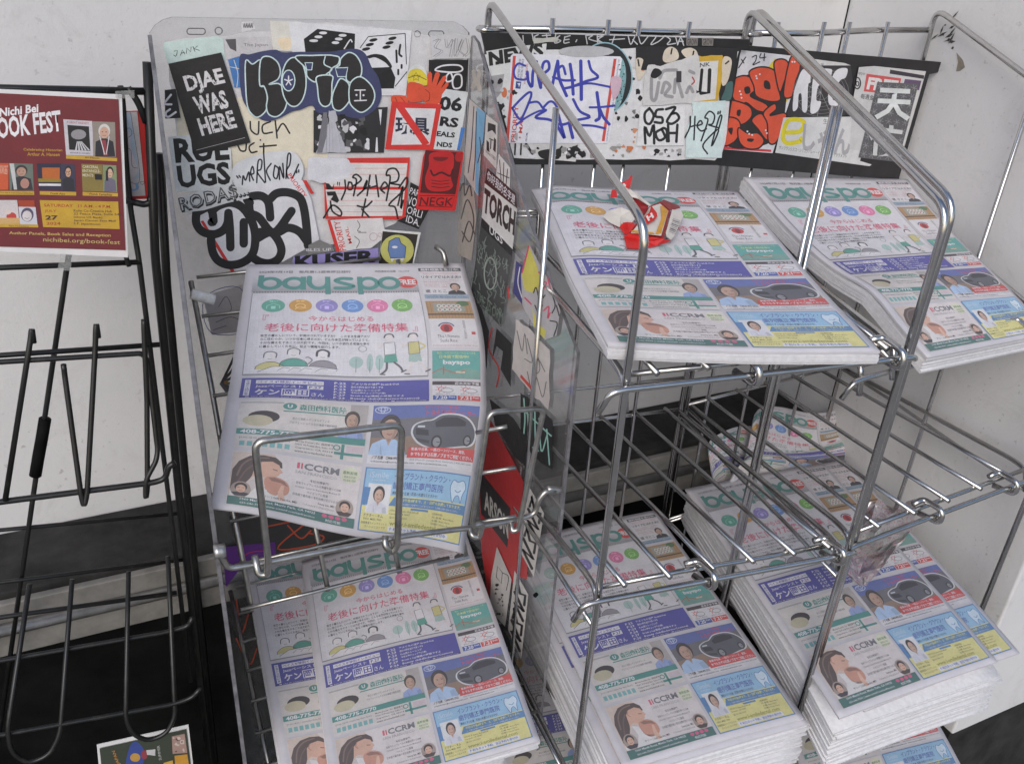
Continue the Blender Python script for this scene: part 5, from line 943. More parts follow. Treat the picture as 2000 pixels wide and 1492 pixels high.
a = Sticker('black ink photograph strip under the priority label', ZE); a.poly([(545, 1195), (1000, 1200), (960, 1370), (600, 1340)], srgb(206, 204, 202)); a.poly([(600, 1270), (760, 1250), (800, 1340), (640, 1340)], K, True); a.ell(830, 1270, 55, 50, srgb(196, 194, 192), 16); a.poly([(880, 1240), (960, 1240), (930, 1320), (870, 1340)], K, True); a.stroke([(820, 1250), (845, 1262), (820, 1275), (845, 1285)], 1.4, K)
for x in (375, 432): a.stroke([(x, 1198), (x - 5, 1300)], 3.2, K, False)
a.stroke([(480, 1200), (540, 1290)], 5, K, False); a.put(ONP)
a = Sticker('white priority mail label tagged twice in thick blue marker', ZE); a.poly([(352, 322), (1390, 350), (1410, 372), (1285, 1165), (1265, 1192), (290, 1188), (330, 345)], srgb(226, 225, 232)); a.poly([(352, 345), (380, 345), (310, 1180), (282, 1178)], srgb(206, 76, 66)); a.poly([(1328, 372), (1356, 372), (1240, 1172), (1212, 1170)], srgb(206, 76, 66)); a.text('PRIORITY', (330, 1178), (362, 828), (376, 1180), srgb(196, 66, 62), .02); a.text('MAIL', (405, 1090), (425, 905), (440, 1095), srgb(196, 66, 62), .02); a.text('FROM:', (470, 1172), (480, 1085), (488, 1173), srgb(70, 72, 110), .01)
a.text('UNITED STATES', (392, 560), (412, 372), (412, 562), srgb(70, 76, 130), .01); a.text('POSTAL SERVICE', (420, 562), (440, 372), (440, 565), srgb(70, 76, 130), .01); a.text('YOUR MAILING', (455, 620), (480, 420), (475, 622), srgb(206, 90, 84), .01); a.poly([(382, 590), (432, 594), (424, 664), (374, 658)], srgb(54, 72, 140)); a.poly([(392, 612), (424, 606), (420, 622), (408, 648), (406, 626)], WHT); a.text('LABEL FOR DOMESTIC AND INTERNATIONAL USE', (1310, 840), (1372, 380), (1324, 842), srgb(90, 92, 130), .0); a.text('Label 228 March 2016', (1252, 1168), (1278, 990), (1266, 1170), srgb(90, 92, 130), .0)
sp = [(440 + (25 if k % 2 == 0 else 10) * .6 * math.sin(k * .628) - 22, 1135 - (25 if k % 2 == 0 else 10) * .6 * math.cos(k * .628)) for k in range(10)]; a.poly(sp, srgb(196, 66, 62)); MB_ = srgb(58, 64, 168)
for p, w_ in (([(470, 440), (400, 420), (360, 490), (380, 560), (450, 575), (500, 560)], 3.4), ([(490, 500), (500, 590), (535, 640), (545, 500), (580, 400)], 4.6), ([(575, 400), (600, 560), (620, 650)], 5.2), ([(620, 650), (640, 430), (690, 400), (700, 470), (640, 540), (730, 640)], 4.4), ([(730, 640), (760, 500), (785, 395)], 4.6), ([(740, 550), (840, 580), (950, 580)], 4), ([(785, 395), (800, 560), (870, 730)], 5), ([(860, 520), (830, 440), (760, 500)], 4), ([(905, 425), (925, 560), (935, 715)], 5), ([(1008, 395), (1012, 580), (1014, 765)], 5.4), ([(1085, 395), (1110, 480), (1175, 550), (1060, 590), (930, 640), (850, 660)], 4.2), ([(930, 640), (1080, 610), (1220, 630), (1335, 655)], 3.4), ([(385, 1010), (480, 940), (600, 880), (670, 870)], 3.2), ([(345, 850), (430, 760), (510, 695), (525, 740), (440, 940), (400, 940), (345, 850)], 3.6), ([(500, 800), (590, 790), (640, 850), (670, 870)], 3.4), ([(640, 850), (700, 790), (745, 795), (790, 860)], 3.6), ([(670, 870), (570, 940), (700, 960), (820, 1010), (950, 970), (1095, 935), (1000, 880), (935, 765)], 4.2), ([(790, 910), (830, 1060), (850, 1140), (780, 1020)], 4.6), ([(900, 1010), (930, 1135)], 5.2), ([(980, 1015), (1120, 1020), (1240, 1045)], 3.6), ([(1095, 842), (1200, 840), (1335, 825)], 3.4), ([(1165, 700), (1185, 850), (1190, 940), (1155, 970)], 5), ([(1190, 850), (1230, 940), (1285, 1005)], 4.4)): a.stroke(p, w_ * 1.25, MB_)
a.put(ONP)
a = Sticker('black sticker of cream cartoon fingers on the placard', ZF); a.poly([(250, 250), (870, 255), (1240, 270), (1180, 780), (1060, 780), (1040, 420), (860, 400), (340, 480), (250, 480)], srgb(28, 26, 28)); FIN = srgb(214, 202, 184)
for q in ([(510, 380), (530, 290), (590, 255), (650, 290), (660, 370), (560, 410)], [(690, 300), (770, 265), (840, 300), (850, 400), (760, 380)], [(1090, 380), (1140, 350), (1180, 400), (1150, 560), (1110, 630), (1080, 600)], [(250, 380), (320, 380), (300, 480), (340, 500), (270, 580)]): a.poly(q, FIN, True)
for p in ([(600, 275), (590, 325)], [(810, 300), (800, 350)], [(1120, 420), (1150, 395)], [(270, 380), (280, 440)]): a.stroke(p, 3, K)
a.poly([(1130, 610), (1190, 600), (1170, 760), (1080, 770), (1110, 680)], srgb(72, 104, 102), True); a.put(ONP)
a = Sticker('crinkled gold foil sheet edge round a white label', ZF); a.poly(torn([(855, 345), (1060, 335), (1100, 350), (1050, 800), (800, 820)], 41, 9), srgb(206, 166, 52)); a.poly([(860, 400), (1050, 390), (1020, 760), (800, 790)], srgb(216, 214, 212)); a.text('NK', (870, 415), (970, 402), (868, 455), K, .01); a.stroke([(890, 480), (870, 690), (835, 690)], 6, K, False); a.stroke([(965, 480), (955, 700), (880, 705)], 7, K, False); a.put(ONP)
a = Sticker('crumpled white scrap with smeared grey letters', ZF); a.poly(torn([(370, 430), (480, 440), (850, 330), (870, 480), (820, 760), (790, 800), (310, 830), (330, 560)], 44, 8), srgb(208, 206, 205)); 
for p in ([(400, 560), (400, 750), (440, 760), (470, 600)], [(500, 700), (530, 600), (580, 640), (530, 720), (600, 740)], [(620, 700), (640, 560), (700, 740)], [(740, 700), (770, 640), (800, 690)], [(480, 560), (520, 490), (640, 480)], [(770, 490), (810, 510)]): a.stroke(p, 6.5, srgb(156, 154, 156))
a.poly([(390, 540), (420, 470), (470, 470), (500, 510), (440, 560)], K, True); a.poly([(640, 490), (690, 490), (690, 600), (640, 600)], srgb(60, 56, 60)); a.stroke([(795, 550), (815, 590), (790, 620)], 2.6, srgb(176, 50, 50)); a.put(ONP)
a = Sticker('white label with rounded black marker letters OSO MOH', ZF); a.poly([(290, 835), (725, 820), (715, 1210), (255, 1215)], srgb(224, 223, 224))
for p in ([(380, 850), (335, 900), (340, 980), (385, 1000), (420, 920), (380, 850)], [(510, 860), (450, 870), (440, 930), (500, 940), (500, 990), (430, 985)], [(540, 860), (630, 840), (580, 920), (550, 980), (600, 1000), (665, 950), (640, 900), (590, 905)], [(340, 1190), (335, 1030), (380, 1120), (420, 1010), (425, 1190)], [(500, 1050), (440, 1090), (470, 1160), (530, 1130), (500, 1050), (545, 1060), (550, 1170)], [(560, 1010), (565, 1170)], [(560, 1090), (640, 1090)], [(650, 1010), (640, 1175)]): a.stroke(p, 5.2, srgb(30, 30, 34))
a.put(ONP)
a = Sticker('mint ruled label tagged in black pen', ZF); a.poly([(790, 790), (1118, 775), (1080, 1330), (725, 1330), (740, 1050), (800, 900)], srgb(206, 222, 222))
for p in ([(775, 930), (770, 1030), (725, 1130)], [(775, 1030), (825, 1015)], [(820, 930), (810, 1155)], [(840, 1020), (890, 1000), (870, 970), (840, 1020), (880, 1070), (930, 1050)], [(880, 1165), (945, 970), (915, 940), (960, 880), (1010, 920), (990, 1000), (950, 1010), (1050, 1040)], [(1050, 1050), (1080, 930), (1050, 950), (980, 1220), (1050, 1050), (900, 1200), (940, 1290)], [(1045, 885), (1042, 905)], [(1065, 880), (1062, 900)]): a.stroke(p, 3.2, srgb(30, 32, 38))
a.put(ONP)
_k[0] = 0
plc2, sh2, ONR, PLN2, nn2 = placard('black plastic placard with orange graffiti sheet, hung crooked on the corner rack', [(1440, 88), (1838, 122), (1832, 142), (1815, 146), (1755, 352), (1404, 324)], .938, .962, .79, 1.14)
a = Sticker('white sheet with a fat orange graffiti throw-up outlined in black', ZG); a.poly([(205, 340), (690, 395), (640, 700), (470, 1215), (30, 1180), (70, 800)], srgb(222, 220, 224)); a.poly([(420, 500), (490, 410), (560, 450), (520, 560)], YEL); a.poly([(440, 760), (610, 750), (570, 810), (480, 800)], YEL); a.poly([(40, 1155), (460, 1185), (455, 1205), (40, 1180)], srgb(206, 60, 66))
def og(pts):
    c_ = np.mean(np.array(pts, float), 0); pts = [tuple(c_ + (np.array(p, float) - c_) * 1.12) for p in pts]; a.poly(pts, ORG, True); a.stroke(pts, 3.0, srgb(26, 22, 22), True, True)
a.poly([(150, 620), (300, 540), (560, 560), (590, 720), (520, 1060), (300, 1170), (70, 1130), (110, 790)], srgb(34, 28, 28), True)
og([(135, 680), (160, 600), (240, 575), (310, 610), (320, 680), (280, 730), (400, 790), (420, 850), (330, 840), (250, 780), (210, 800), (150, 750)]); og([(285, 540), (360, 500), (450, 510), (500, 560), (515, 680), (520, 750), (440, 760), (340, 720), (320, 640)]); og([(490, 450), (560, 430), (600, 480), (560, 620), (530, 680), (500, 560)]); og([(620, 430), (680, 410), (700, 470), (660, 680), (600, 730), (570, 680)])
og([(100, 780), (190, 790), (270, 830), (280, 900), (210, 960), (130, 940), (95, 870)]); og([(60, 940), (150, 930), (190, 990), (160, 1090), (80, 1140), (45, 1100)]); og([(190, 1010), (260, 1050), (340, 1050), (385, 1110), (340, 1165), (250, 1165), (195, 1110)]); og([(300, 940), (370, 890), (420, 960), (430, 1060), (410, 1090), (350, 1010)]); og([(400, 880), (480, 810), (500, 850), (450, 900), (560, 880), (575, 940), (500, 1100), (440, 1100), (430, 960)])
for q in ([(230, 660), (270, 650), (280, 700), (240, 710)], [(400, 600), (440, 610), (450, 670), (400, 660)], [(170, 850), (200, 850), (190, 900), (165, 890)], [(260, 1090), (310, 1095), (290, 1120), (255, 1110)], [(90, 1010), (130, 1000), (120, 1060)]): a.poly(q, srgb(30, 24, 24), True)
for x, y in ((330, 560), (360, 545), (335, 580), (190, 690), (200, 715), (205, 745), (255, 1030), (270, 1050), (295, 1060), (410, 1020), (420, 1045), (635, 440), (655, 440)): a.ell(x, y, 8, 8, WHT, 8)
a.stroke([(240, 400), (180, 490)], 2.0, K); a.stroke([(205, 420), (225, 450)], 2.0, K); a.stroke([(295, 400), (330, 385), (325, 430), (300, 465), (360, 440)], 2.0, K); a.stroke([(370, 370), (360, 405), (410, 400)], 2.0, K); a.stroke([(400, 370), (395, 430)], 2.0, K); a.put(ONR)
a = Sticker('cobweb patterned sticker with dripping white letters', ZG); a.poly([(710, 470), (1130, 465), (1150, 600), (1080, 900), (580, 910), (620, 780), (660, 600)], srgb(46, 44, 46))
for k in range(8):
    an = 1.2 + k * .5; a.stroke([(880, 700), (880 + 240 * math.cos(an), 700 + 200 * math.sin(an))], .7, srgb(170, 168, 168), False)
for rr in (60, 90, 120, 150, 180, 205): a.ring(880, 700, rr * 1.15, rr, .6, srgb(150, 148, 148), 24)
for q in ([(720, 510), (780, 500), (790, 610), (770, 640), (760, 850), (720, 850), (715, 720), (690, 720), (680, 830), (640, 850), (650, 700), (680, 600)], [(850, 510), (960, 500), (970, 540), (930, 640), (860, 640), (840, 760), (880, 780), (850, 860), (790, 870), (800, 720), (810, 600)], [(1000, 520), (1100, 495), (1090, 570), (1040, 600), (990, 700), (980, 760), (1040, 780), (1030, 810), (950, 800), (945, 680)]): a.poly(q, srgb(226, 225, 228), True)
a.put(ONR)
a = Sticker('white sheet with yellow and grey rounded Japanese lettering', ZG); a.poly([(560, 912), (1130, 905), (1300, 1000), (1210, 1280), (1310, 1310), (1290, 1325), (490, 1210)], srgb(216, 216, 216))
a.stroke([(590, 1040), (700, 1030), (735, 960), (690, 930), (600, 940), (560, 1040), (560, 1100), (600, 1130), (700, 1115), (710, 1090)], 8.5, srgb(226, 212, 40)); GL = srgb(172, 170, 174)
a.text('しゃん', (730, 960), (1140, 1010), (715, 1200), GL, .035); a.text('サンフランシスコ・シリコンバレー・イーストベイ・サクラメント', (525, 1150), (1100, 1225), (520, 1182), srgb(110, 108, 112), .01); a.text('生活　　　　読本', (900, 920), (1220, 945), (895, 965), srgb(90, 88, 92), .0); a.put(ONR)
a = Sticker('newspaper header sheet with a red FREE box at the placard end', ZG); a.poly([(1200, 485), (1330, 475), (1770, 520), (1690, 800), (1560, 1250), (1120, 1180), (1150, 760)], srgb(206, 205, 205)); a.poly([(1265, 540), (1560, 580), (1545, 640), (1540, 720), (1240, 690)], srgb(206, 84, 84)); a.text('FREE', (1285, 568), (1540, 600), (1262, 672), srgb(224, 222, 222), .05); a.text('apper', (1195, 525), (1255, 535), (1193, 552), srgb(90, 88, 92)); a.text('毎週金', (1218, 708), (1330, 722), (1212, 752), srgb(70, 68, 72), .01); a.poly([(1465, 505), (1755, 555), (1750, 585), (1460, 540)], srgb(50, 44, 52)); a.poly([(1590, 585), (1730, 600), (1710, 680), (1570, 660)], srgb(96, 74, 106)); a.ring(1185, 620, 28, 48, 2.6, K, 18); a.ring(1187, 625, 12, 20, 2.0, K, 12); a.put(ONR)
a = Sticker('small white header slip reading Japanese', ZG); a.poly([(700, 400), (1080, 450), (1130, 470), (715, 470)], srgb(210, 208, 206)); a.text('Japanese in SF', (740, 432), (900, 455), (738, 460), srgb(80, 78, 80), .01); a.put(ONR)
a = Sticker('grey starburst-patterned strip with two white characters', ZG); qd = [np.array(p, float) for p in ((1355, 610), (1705, 625), (1530, 1290), (1195, 1250))]; a.poly(qd, srgb(92, 92, 96))
ee = lambda s_, t_: (qd[0] * (1 - s_) + qd[1] * s_) * (1 - t_) + (qd[3] * (1 - s_) + qd[2] * s_) * t_
for i in range(5):
    for j in range(9):
        c_ = ee((i + .5) / 5, (j + .5) / 9)
        for k in range(3): an = k * 1.047 + .3; a.stroke([c_ - 30 * np.array([math.cos(an), math.sin(an)]), c_ + 30 * np.array([math.cos(an), math.sin(an)])], .9, srgb(150, 150, 154), False, cap=False)
a.text('天', (1350, 655), (1655, 670), (1320, 925), srgb(218, 222, 222), .03); a.text('使', (1290, 950), (1575, 985), (1265, 1225), srgb(206, 208, 208), .03); a.put(ONR)
# ------------------------------------------------------------------ poster and flyers on the black rack
_k[0] = 0
PN = np.array([.03, -1, .06]); PN /= np.linalg.norm(PN); PPL = ((0, .965, 0), PN)
pc = [at(x, y, pl=PPL) for x, y in ((-150, 168), (238, 185), (250, 503), (-160, 484))]
pg = quad_fn(pc[0], pc[1], pc[2], pc[3])
poster = thing('event_poster', 'dark red book festival poster with white border taped to the black wire rack', 'poster', pc[3])
prism('sheet', pc, -PN, .0006, m_plain('poster_paper', (.74, .72, .72), .6, .06, 50, .05), poster)
ON_POST = (poster, lambda x, y: at(x, y, pl=PPL), tuple(PN))
MAR = srgb(118, 34, 40); GLD = srgb(206, 164, 56); WP = srgb(226, 222, 224)
a = Sticker('maroon poster print with yellow boxes and author portraits', ZH); a.step = .006
a.poly([(-560, 130), (0, 130), (932, 178), (988, 1365), (-600, 1320)], MAR)
for t_, p in (('Nichi Bei', ((-2, 250), (302, 212), (-2, 318))), ('BOOK FEST', ((-88, 330), (472, 262), (-72, 498)))): a.text(t_, *p, srgb(240, 236, 238), .03)
a.text('Celebrating Historian', (185, 562), (490, 568), (185, 588), GLD, .01); a.text('Arthur A. Hansen', (215, 596), (470, 600), (215, 622), GLD, .01)
a.poly([(498, 335), (725, 350), (740, 625), (520, 615)], srgb(206, 200, 206)); a.poly([(530, 380), (700, 392), (712, 585), (545, 575)], K); a.text('A GREAT HARVEST', (525, 348), (700, 360), (525, 366), srgb(176, 60, 60)); a.ell(618, 455, 60, 40, srgb(150, 146, 150), 16)
for i in range(5): a.poly([(605 + i * 8, 510), (612 + i * 8, 510), (605 + i * 26, 580), (590 + i * 26, 580)], srgb(206, 204, 206))
a.text('ARTHUR A. HANSEN', (550, 592), (708, 598), (550, 604), K)
def pers(x0, y0, x1, y1, bgc, skin, hair, cloth):
    w, h = x1 - x0, y1 - y0; a.poly([(x0, y0), (x1, y0 + 6), (x1 + 8, y1 + 4), (x0 + 6, y1)], bgc); cx = (x0 + x1) / 2 + 4
    a.poly([(x0 + .12 * w, y1), (x0 + .14 * w, y0 + .58 * h), (cx, y0 + .46 * h), (x1 - .08 * w, y0 + .58 * h), (x1 + 2, y1)], cloth); a.ell(cx, y0 + .27 * h, .26 * w, .20 * h, hair, 18); a.ell(cx, y0 + .32 * h, .20 * w, .17 * h, skin, 18)
    for s_ in (-1, 1): a.ell(cx + s_ * .08 * w, y0 + .30 * h, .03 * w, .014 * h, K, 8)
    a.stroke([(cx - .07 * w, y0 + .40 * h), (cx, y0 + .415 * h), (cx + .07 * w, y0 + .40 * h)], .7, srgb(120, 60, 54))
pers(728, 352, 905, 628, srgb(150, 140, 130), srgb(206, 164, 142), srgb(214, 210, 206), srgb(40, 38, 46)); a.poly([(800, 500), (832, 500), (850, 620), (815, 620)], srgb(150, 60, 66)); a.stroke([(785, 470), (810, 560), (822, 610)], 1.6, WP); a.stroke([(858, 470), (845, 560), (835, 610)], 1.6, WP)
a.poly([(520, 615), (922, 640), (922, 666), (520, 645)], GLD); a.text('Art Hansen', (668, 627), (782, 634), (668, 641), K, .01)
a.poly([(-560, 680), (68, 680), (66, 890), (-560, 890)], srgb(206, 90, 50)); a.text('THE UNKNOWN GREAT', (-40, 690), (62, 700), (-40, 760), srgb(236, 200, 180)); pers(70, 680, 258, 892, srgb(110, 120, 110), srgb(190, 150, 130), srgb(60, 52, 50), srgb(52, 50, 56)); a.poly([(75, 682), (110, 684), (135, 888), (110, 888)], srgb(206, 206, 204)); a.ell(195, 840, 35, 40, srgb(190, 140, 124), 14); a.poly([(-560, 895), (268, 900), (270, 930), (-560, 925)], GLD); a.text('Frank Abe & Floyd Cheung & Erika Sakai', (0, 905), (258, 912), (0, 919), K)
a.poly([(290, 682), (480, 684), (490, 895), (305, 893)], srgb(44, 40, 66)); a.poly([(330, 715), (470, 715), (470, 815), (335, 815)], srgb(196, 106, 44)); a.poly([(300, 800), (480, 805), (480, 830), (302, 828)], srgb(150, 130, 40)); a.poly([(305, 840), (480, 842), (480, 860), (306, 858)], WP); pers(478, 685, 588, 898, srgb(60, 56, 80), srgb(214, 168, 140), srgb(38, 32, 34), srgb(40, 40, 50)); a.ring(512, 752, 14, 12, .6, K, 12); a.ring(552, 754, 14, 12, .6, K, 12); a.poly([(312, 900), (600, 906), (600, 936), (314, 928)], GLD); a.text('Frank Abe', (398, 909), (512, 914), (398, 925), K, .01)
a.poly([(640, 685), (805, 690), (815, 905), (650, 900)], srgb(140, 122, 62)); a.text('CARCERAL', (650, 695), (775, 700), (650, 718), srgb(226, 216, 190), .01); a.text('ENTANGLE-', (650, 728), (790, 733), (650, 750), srgb(226, 216, 190), .01); a.text('MENTS', (650, 762), (735, 766), (650, 784), srgb(226, 216, 190), .01); a.poly([(745, 765), (802, 768), (804, 812), (748, 810)], K); pers(808, 692, 915, 905, srgb(136, 150, 110), srgb(214, 176, 152), srgb(34, 28, 30), srgb(110, 104, 124)); a.poly([(832, 740), (850, 735), (852, 820), (832, 818)], srgb(34, 28, 30)); a.poly([(650, 905), (928, 915), (928, 942), (650, 935)], GLD); a.text('Wendi Yamashita', (698, 912), (882, 920), (698, 930), K, .01)
a.poly([(-560, 968), (135, 970), (155, 1160), (-560, 1155)], srgb(216, 206, 206)); a.ell(90, 1100, 40, 34, srgb(196, 70, 60), 18); a.poly([(-20, 1110), (160, 1110), (160, 1160), (-20, 1160)], srgb(210, 170, 110)); a.ell(60, 1060, 30, 24, srgb(222, 206, 200), 14); a.poly([(140, 970), (270, 972), (275, 1025), (150, 1022)], srgb(176, 66, 34)); a.poly([(145, 1022), (280, 1025), (295, 1162), (160, 1160)], srgb(214, 212, 220)); a.ell(215, 1085, 50, 55, srgb(90, 80, 106), 18); a.ell(213, 1095, 38, 42, srgb(222, 212, 212), 18); a.stroke([(195, 1110), (213, 1116), (230, 1110)], .8, K); a.poly([(-560, 1155), (300, 1162), (302, 1185), (-560, 1180)], GLD); a.text('Sara Nakashiro', (70, 1166), (225, 1171), (70, 1178), K)
a.poly([(312, 970), (930, 982), (942, 1198), (340, 1182)], srgb(206, 164, 50)); CR = srgb(176, 60, 40)
a.text('SATURDAY', (345, 998), (575, 1003), (345, 1022), CR, .02); a.text('11 A.M. - 4 P.M.', (615, 1004), (875, 1010), (615, 1027), CR, .02); a.text('JULY', (352, 1045), (445, 1046), (352, 1068), CR, .02); a.text('27', (357, 1090), (455, 1090), (357, 1126), srgb(70, 30, 30), .04); a.text('2024', (366, 1142), (475, 1143), (366, 1165), CR, .02)
for i, t_ in enumerate(('Kohn Co-Creative Hub', '22 Peace Plaza, Suite 540', '(above US Bank)', 'Japan Center East Mall', 'S.F. Japantown')): a.text(t_, (580, 1042 + i * 26), (580 + 15 * len(t_), 1048 + i * 26), (580, 1062 + i * 26), srgb(80, 54, 40), .012)
a.text('Author Panels, Book Sales and Reception', (72, 1215), (872, 1235), (72, 1245), srgb(222, 186, 110), .015); a.text('nichibei.org/book-fest', (340, 1262), (945, 1285), (340, 1305), srgb(222, 196, 130), .0)
a.put(ON_POST, MT['card'], 'poster_print')
tape_m = m_acrylic('sticky_tape', .95, .22, (.6, .6, .58))
for q in ([(118, 495), (140, 497), (138, 528), (112, 526)], [(225, 178), (262, 176), (262, 192), (225, 192)]):
    prism('tape', [at(x, y, pl=PPL) + PN * .0022 for x, y in q], PN, .0002, tape_m, poster)
a = Sticker('x', ZH); PB = ((0, .99, 0), np.array([0, 1.0, 0]))
fq = [at(x, y, pl=PB) for x, y in ZH([(930, 275), (1140, 268), (1182, 962), (960, 970)])]
card = thing('drawing_card', 'red-edged card with a blue pen drawing tucked behind the poster', 'card', fq[3]); prism('sheet', fq, (0, 1, 0), .001, m_plain('red_card', srgb(196, 40, 38), .5, .1, 40, .05), card)
a.poly([(940, 280), (1080, 276), (1145, 935), (970, 945)], srgb(196, 190, 190)); a.poly([(945, 285), (1030, 282), (1100, 800), (985, 810)], srgb(170, 186, 204))
a.poly([(960, 480), (1020, 440), (1030, 560), (1080, 720), (1060, 790), (990, 800)], srgb(204, 196, 198), True)
for p in ([(970, 420), (1020, 405), (1038, 450), (1000, 480), (970, 460)], [(980, 560), (1030, 580), (1040, 700), (1085, 720)], [(990, 700), (1010, 780)], [(985, 810), (1100, 806), (1028, 282)]): a.stroke(p, .8, K)
a.text('U', (1005, 845), (1085, 832), (1020, 905), srgb(120, 160, 200), .05); a.stroke([(1120, 850), (1100, 830), (1125, 825), (1140, 830), (1120, 850)], .8, K); a.label = 'pen drawing and blue letter on the card'; a.put((card, lambda x, y: at(x, y, pl=PB), (0, -1, 0)), MT['card'], 'card_print')
# small flyer low in the black rack
ZK = zx(0, 960, 2.804); FP = ((0, .905, 0), np.array([0, 1.0, .0]))
fq = [at(x, y, pl=FP) for x, y in ZK([(530, 1385), (1032, 1275), (1070, 1600), (560, 1700)])]
fly = thing('flyer', 'white-edged green flyer with a dancer, standing in the lowest black wire pocket', 'flyer', fq[3]); prism('sheet', fq, (0, 1, 0), .001, m_plain('flyer_paper', (.74, .73, .73), .6, .05, 50, .05), fly)
a = Sticker('flyer picture of a dancer in blue beside small photographs', ZK); a.poly([(545, 1400), (1020, 1295), (1056, 1590), (575, 1690)], srgb(52, 62, 48)); a.poly([(715, 1380), (750, 1365), (790, 1420), (770, 1520), (700, 1540), (690, 1470)], srgb(52, 74, 150), True); a.ell(740, 1450, 28, 24, srgb(196, 150, 70), 14); a.ell(790, 1435, 18, 26, srgb(150, 60, 70), 12); a.poly([(800, 1410), (850, 1405), (850, 1440), (805, 1435)], srgb(206, 206, 206)); a.poly([(940, 1335), (1010, 1320), (1025, 1425), (945, 1430)], srgb(170, 140, 130)); a.poly([(955, 1440), (1025, 1432), (1045, 1560), (965, 1570)], srgb(206, 150, 50)); a.poly([(895, 1480), (945, 1465), (955, 1580), (890, 1600)], srgb(214, 170, 60)); blotches(a, (945, 1335, 1010, 1420), 12, [srgb(90, 70, 70), srgb(206, 190, 180)], 5, 14, 2); a.text('JAPAN', (640, 1490), (612, 1415), (662, 1485), srgb(206, 140, 60)); a.text('SUMMER', (870, 1465), (858, 1385), (885, 1462), srgb(190, 190, 186)); a.put((fly, lambda x, y: at(x, y, pl=FP), (0, -1, 0)), MT['card'], 'flyer_print')
# ------------------------------------------------------------------ torn cigarette packet on the upper newspaper
ZP = zx(1160, 340, 8.29)
cp0 = GUL[0, 0]; cpn = NUL[16, 12]
def on_paper(x, y, h):
    (x, y), = ZP([(x, y)]); p0 = GUL[18, 14] - np.array([0, 0, CAMZ]); q = p0 + cpn * (h + .003); return at(x, y, pl=(q, cpn))
pack = thing('cigarette_packet', 'torn red and white cigarette packet crumpled on top of the newspaper', 'packet', on_paper(800, 900, 0))
redm = m_plain('red_carton', srgb(200, 36, 34), .35, .12, 60, .2); whm = m_plain('carton_inside', srgb(206, 200, 192), .6, .08, 60, .2); drm = m_plain('packet_maroon', srgb(140, 32, 36), .4, .12, 60, .2); gdm = m_plain('packet_gold', srgb(200, 146, 52), .4, .15, 90, .1)
def flap(name, pts, m, th=.0007):
    P = [on_paper(*p) for p in pts]; c = sum(P) / len(P); n = np.cross(P[1] - P[0], P[-1] - P[0]); n /= np.linalg.norm(n) + 1e-12; n = n if n[2] > 0 else -n
    nP = len(P); V = P + [c + n * .0006] + [p - n * th for p in P]; Fc = [(i, (i + 1) % nP, nP) for i in range(nP)] + [(i, (i + 1) % nP, nP + 1 + (i + 1) % nP, nP + 1 + i) for i in range(nP)] + [tuple(range(2 * nP, nP, -1))]
    return new_mesh(name, V, Fc, m, pack)
flap('front_panel', [(560, 960, .006), (640, 860, .009), (900, 520, .012), (1075, 445, .012), (1240, 575, .013), (1130, 1040, .010), (900, 1010, .007)], drm)
flap('label_area', [(600, 950, .0085), (680, 860, .0105), (900, 540, .0138), (1070, 480, .0140), (1205, 600, .0140), (1090, 995, .0118), (850, 970, .0092)], whm)
flap('gold_band', [(1075, 520, .0152), (1115, 515, .0152), (1200, 590, .0155), (1085, 960, .0128), (1000, 960, .0125), (1070, 860, .0132), (1110, 640, .0148)], gdm)
flap('gold_band', [(600, 925, .0100), (640, 905, .0105), (950, 945, .0118), (985, 965, .0118), (780, 960, .0105)], gdm)
flap('bottom_side', [(485, 1010, .001), (570, 960, .0065), (900, 1015, .0075), (1130, 1045, .0105), (1240, 1085, .006), (1000, 1160, .001), (760, 1210, .0), (530, 1200, .0)], redm)
flap('right_side', [(1270, 575, .014), (1415, 600, .010), (1450, 680, .009), (1290, 1020, .008), (1255, 1060, .008), (1180, 1010, .011), (1165, 950, .011)], whm)
flap('top_side', [(1075, 450, .012), (1130, 415, .008), (1370, 510, .008), (1400, 545, .010), (1270, 580, .0135), (1215, 575, .0135)], drm)
flap('inner_liner', [(150, 690, .004), (240, 590, .008), (440, 540, .016), (600, 600, .016), (770, 600, .014), (620, 780, .010), (440, 800, .010), (420, 860, .004), (250, 780, .003)], whm)
flap('crumpled_corner', [(415, 860, .005), (460, 790, .010), (540, 780, .014), (640, 790, .012), (660, 830, .012), (575, 950, .008), (490, 980, .003)], redm)
flap('lid_inside', [(565, 430, .018), (640, 385, .020), (760, 420, .020), (880, 510, .020), (870, 590, .016), (780, 720, .013), (720, 700, .012), (770, 600, .012), (600, 520, .012)], drm)
flap('lid_front', [(770, 740, .016), (900, 620, .021), (925, 510, .022), (1020, 630, .018), (1025, 680, .017), (985, 735, .0165), (825, 830, .014)], redm)
flap('lid_edge', [(450, 170, .030), (490, 150, .031), (520, 240, .028), (700, 300, .026), (740, 350, .025), (890, 470, .023), (925, 510, .0225), (870, 500, .0225), (720, 400, .023), (540, 350, .024)], whm)
flap('torn_flap', [(345, 125, .022), (450, 140, .029), (560, 90, .034), (615, 40, .036), (600, 20, .037), (615, 70, .036), (570, 240, .030), (500, 210, .029), (530, 355, .024), (460, 300, .020)], redm)
flap('torn_flap', [(290, 260, .012), (360, 250, .014), (380, 370, .012), (265, 380, .008)], redm)
a = Art(.008); a.x = ZP
for i in range(9): y = 745 + i * 26; a.stroke([(1265 - i * 8, y - 10), (1385 - i * 11, y + 34)], [.5, .9, .4, 1.1, .6, .5, 1.2, .8, .5][i], srgb(44, 48, 84), False, cap=False)
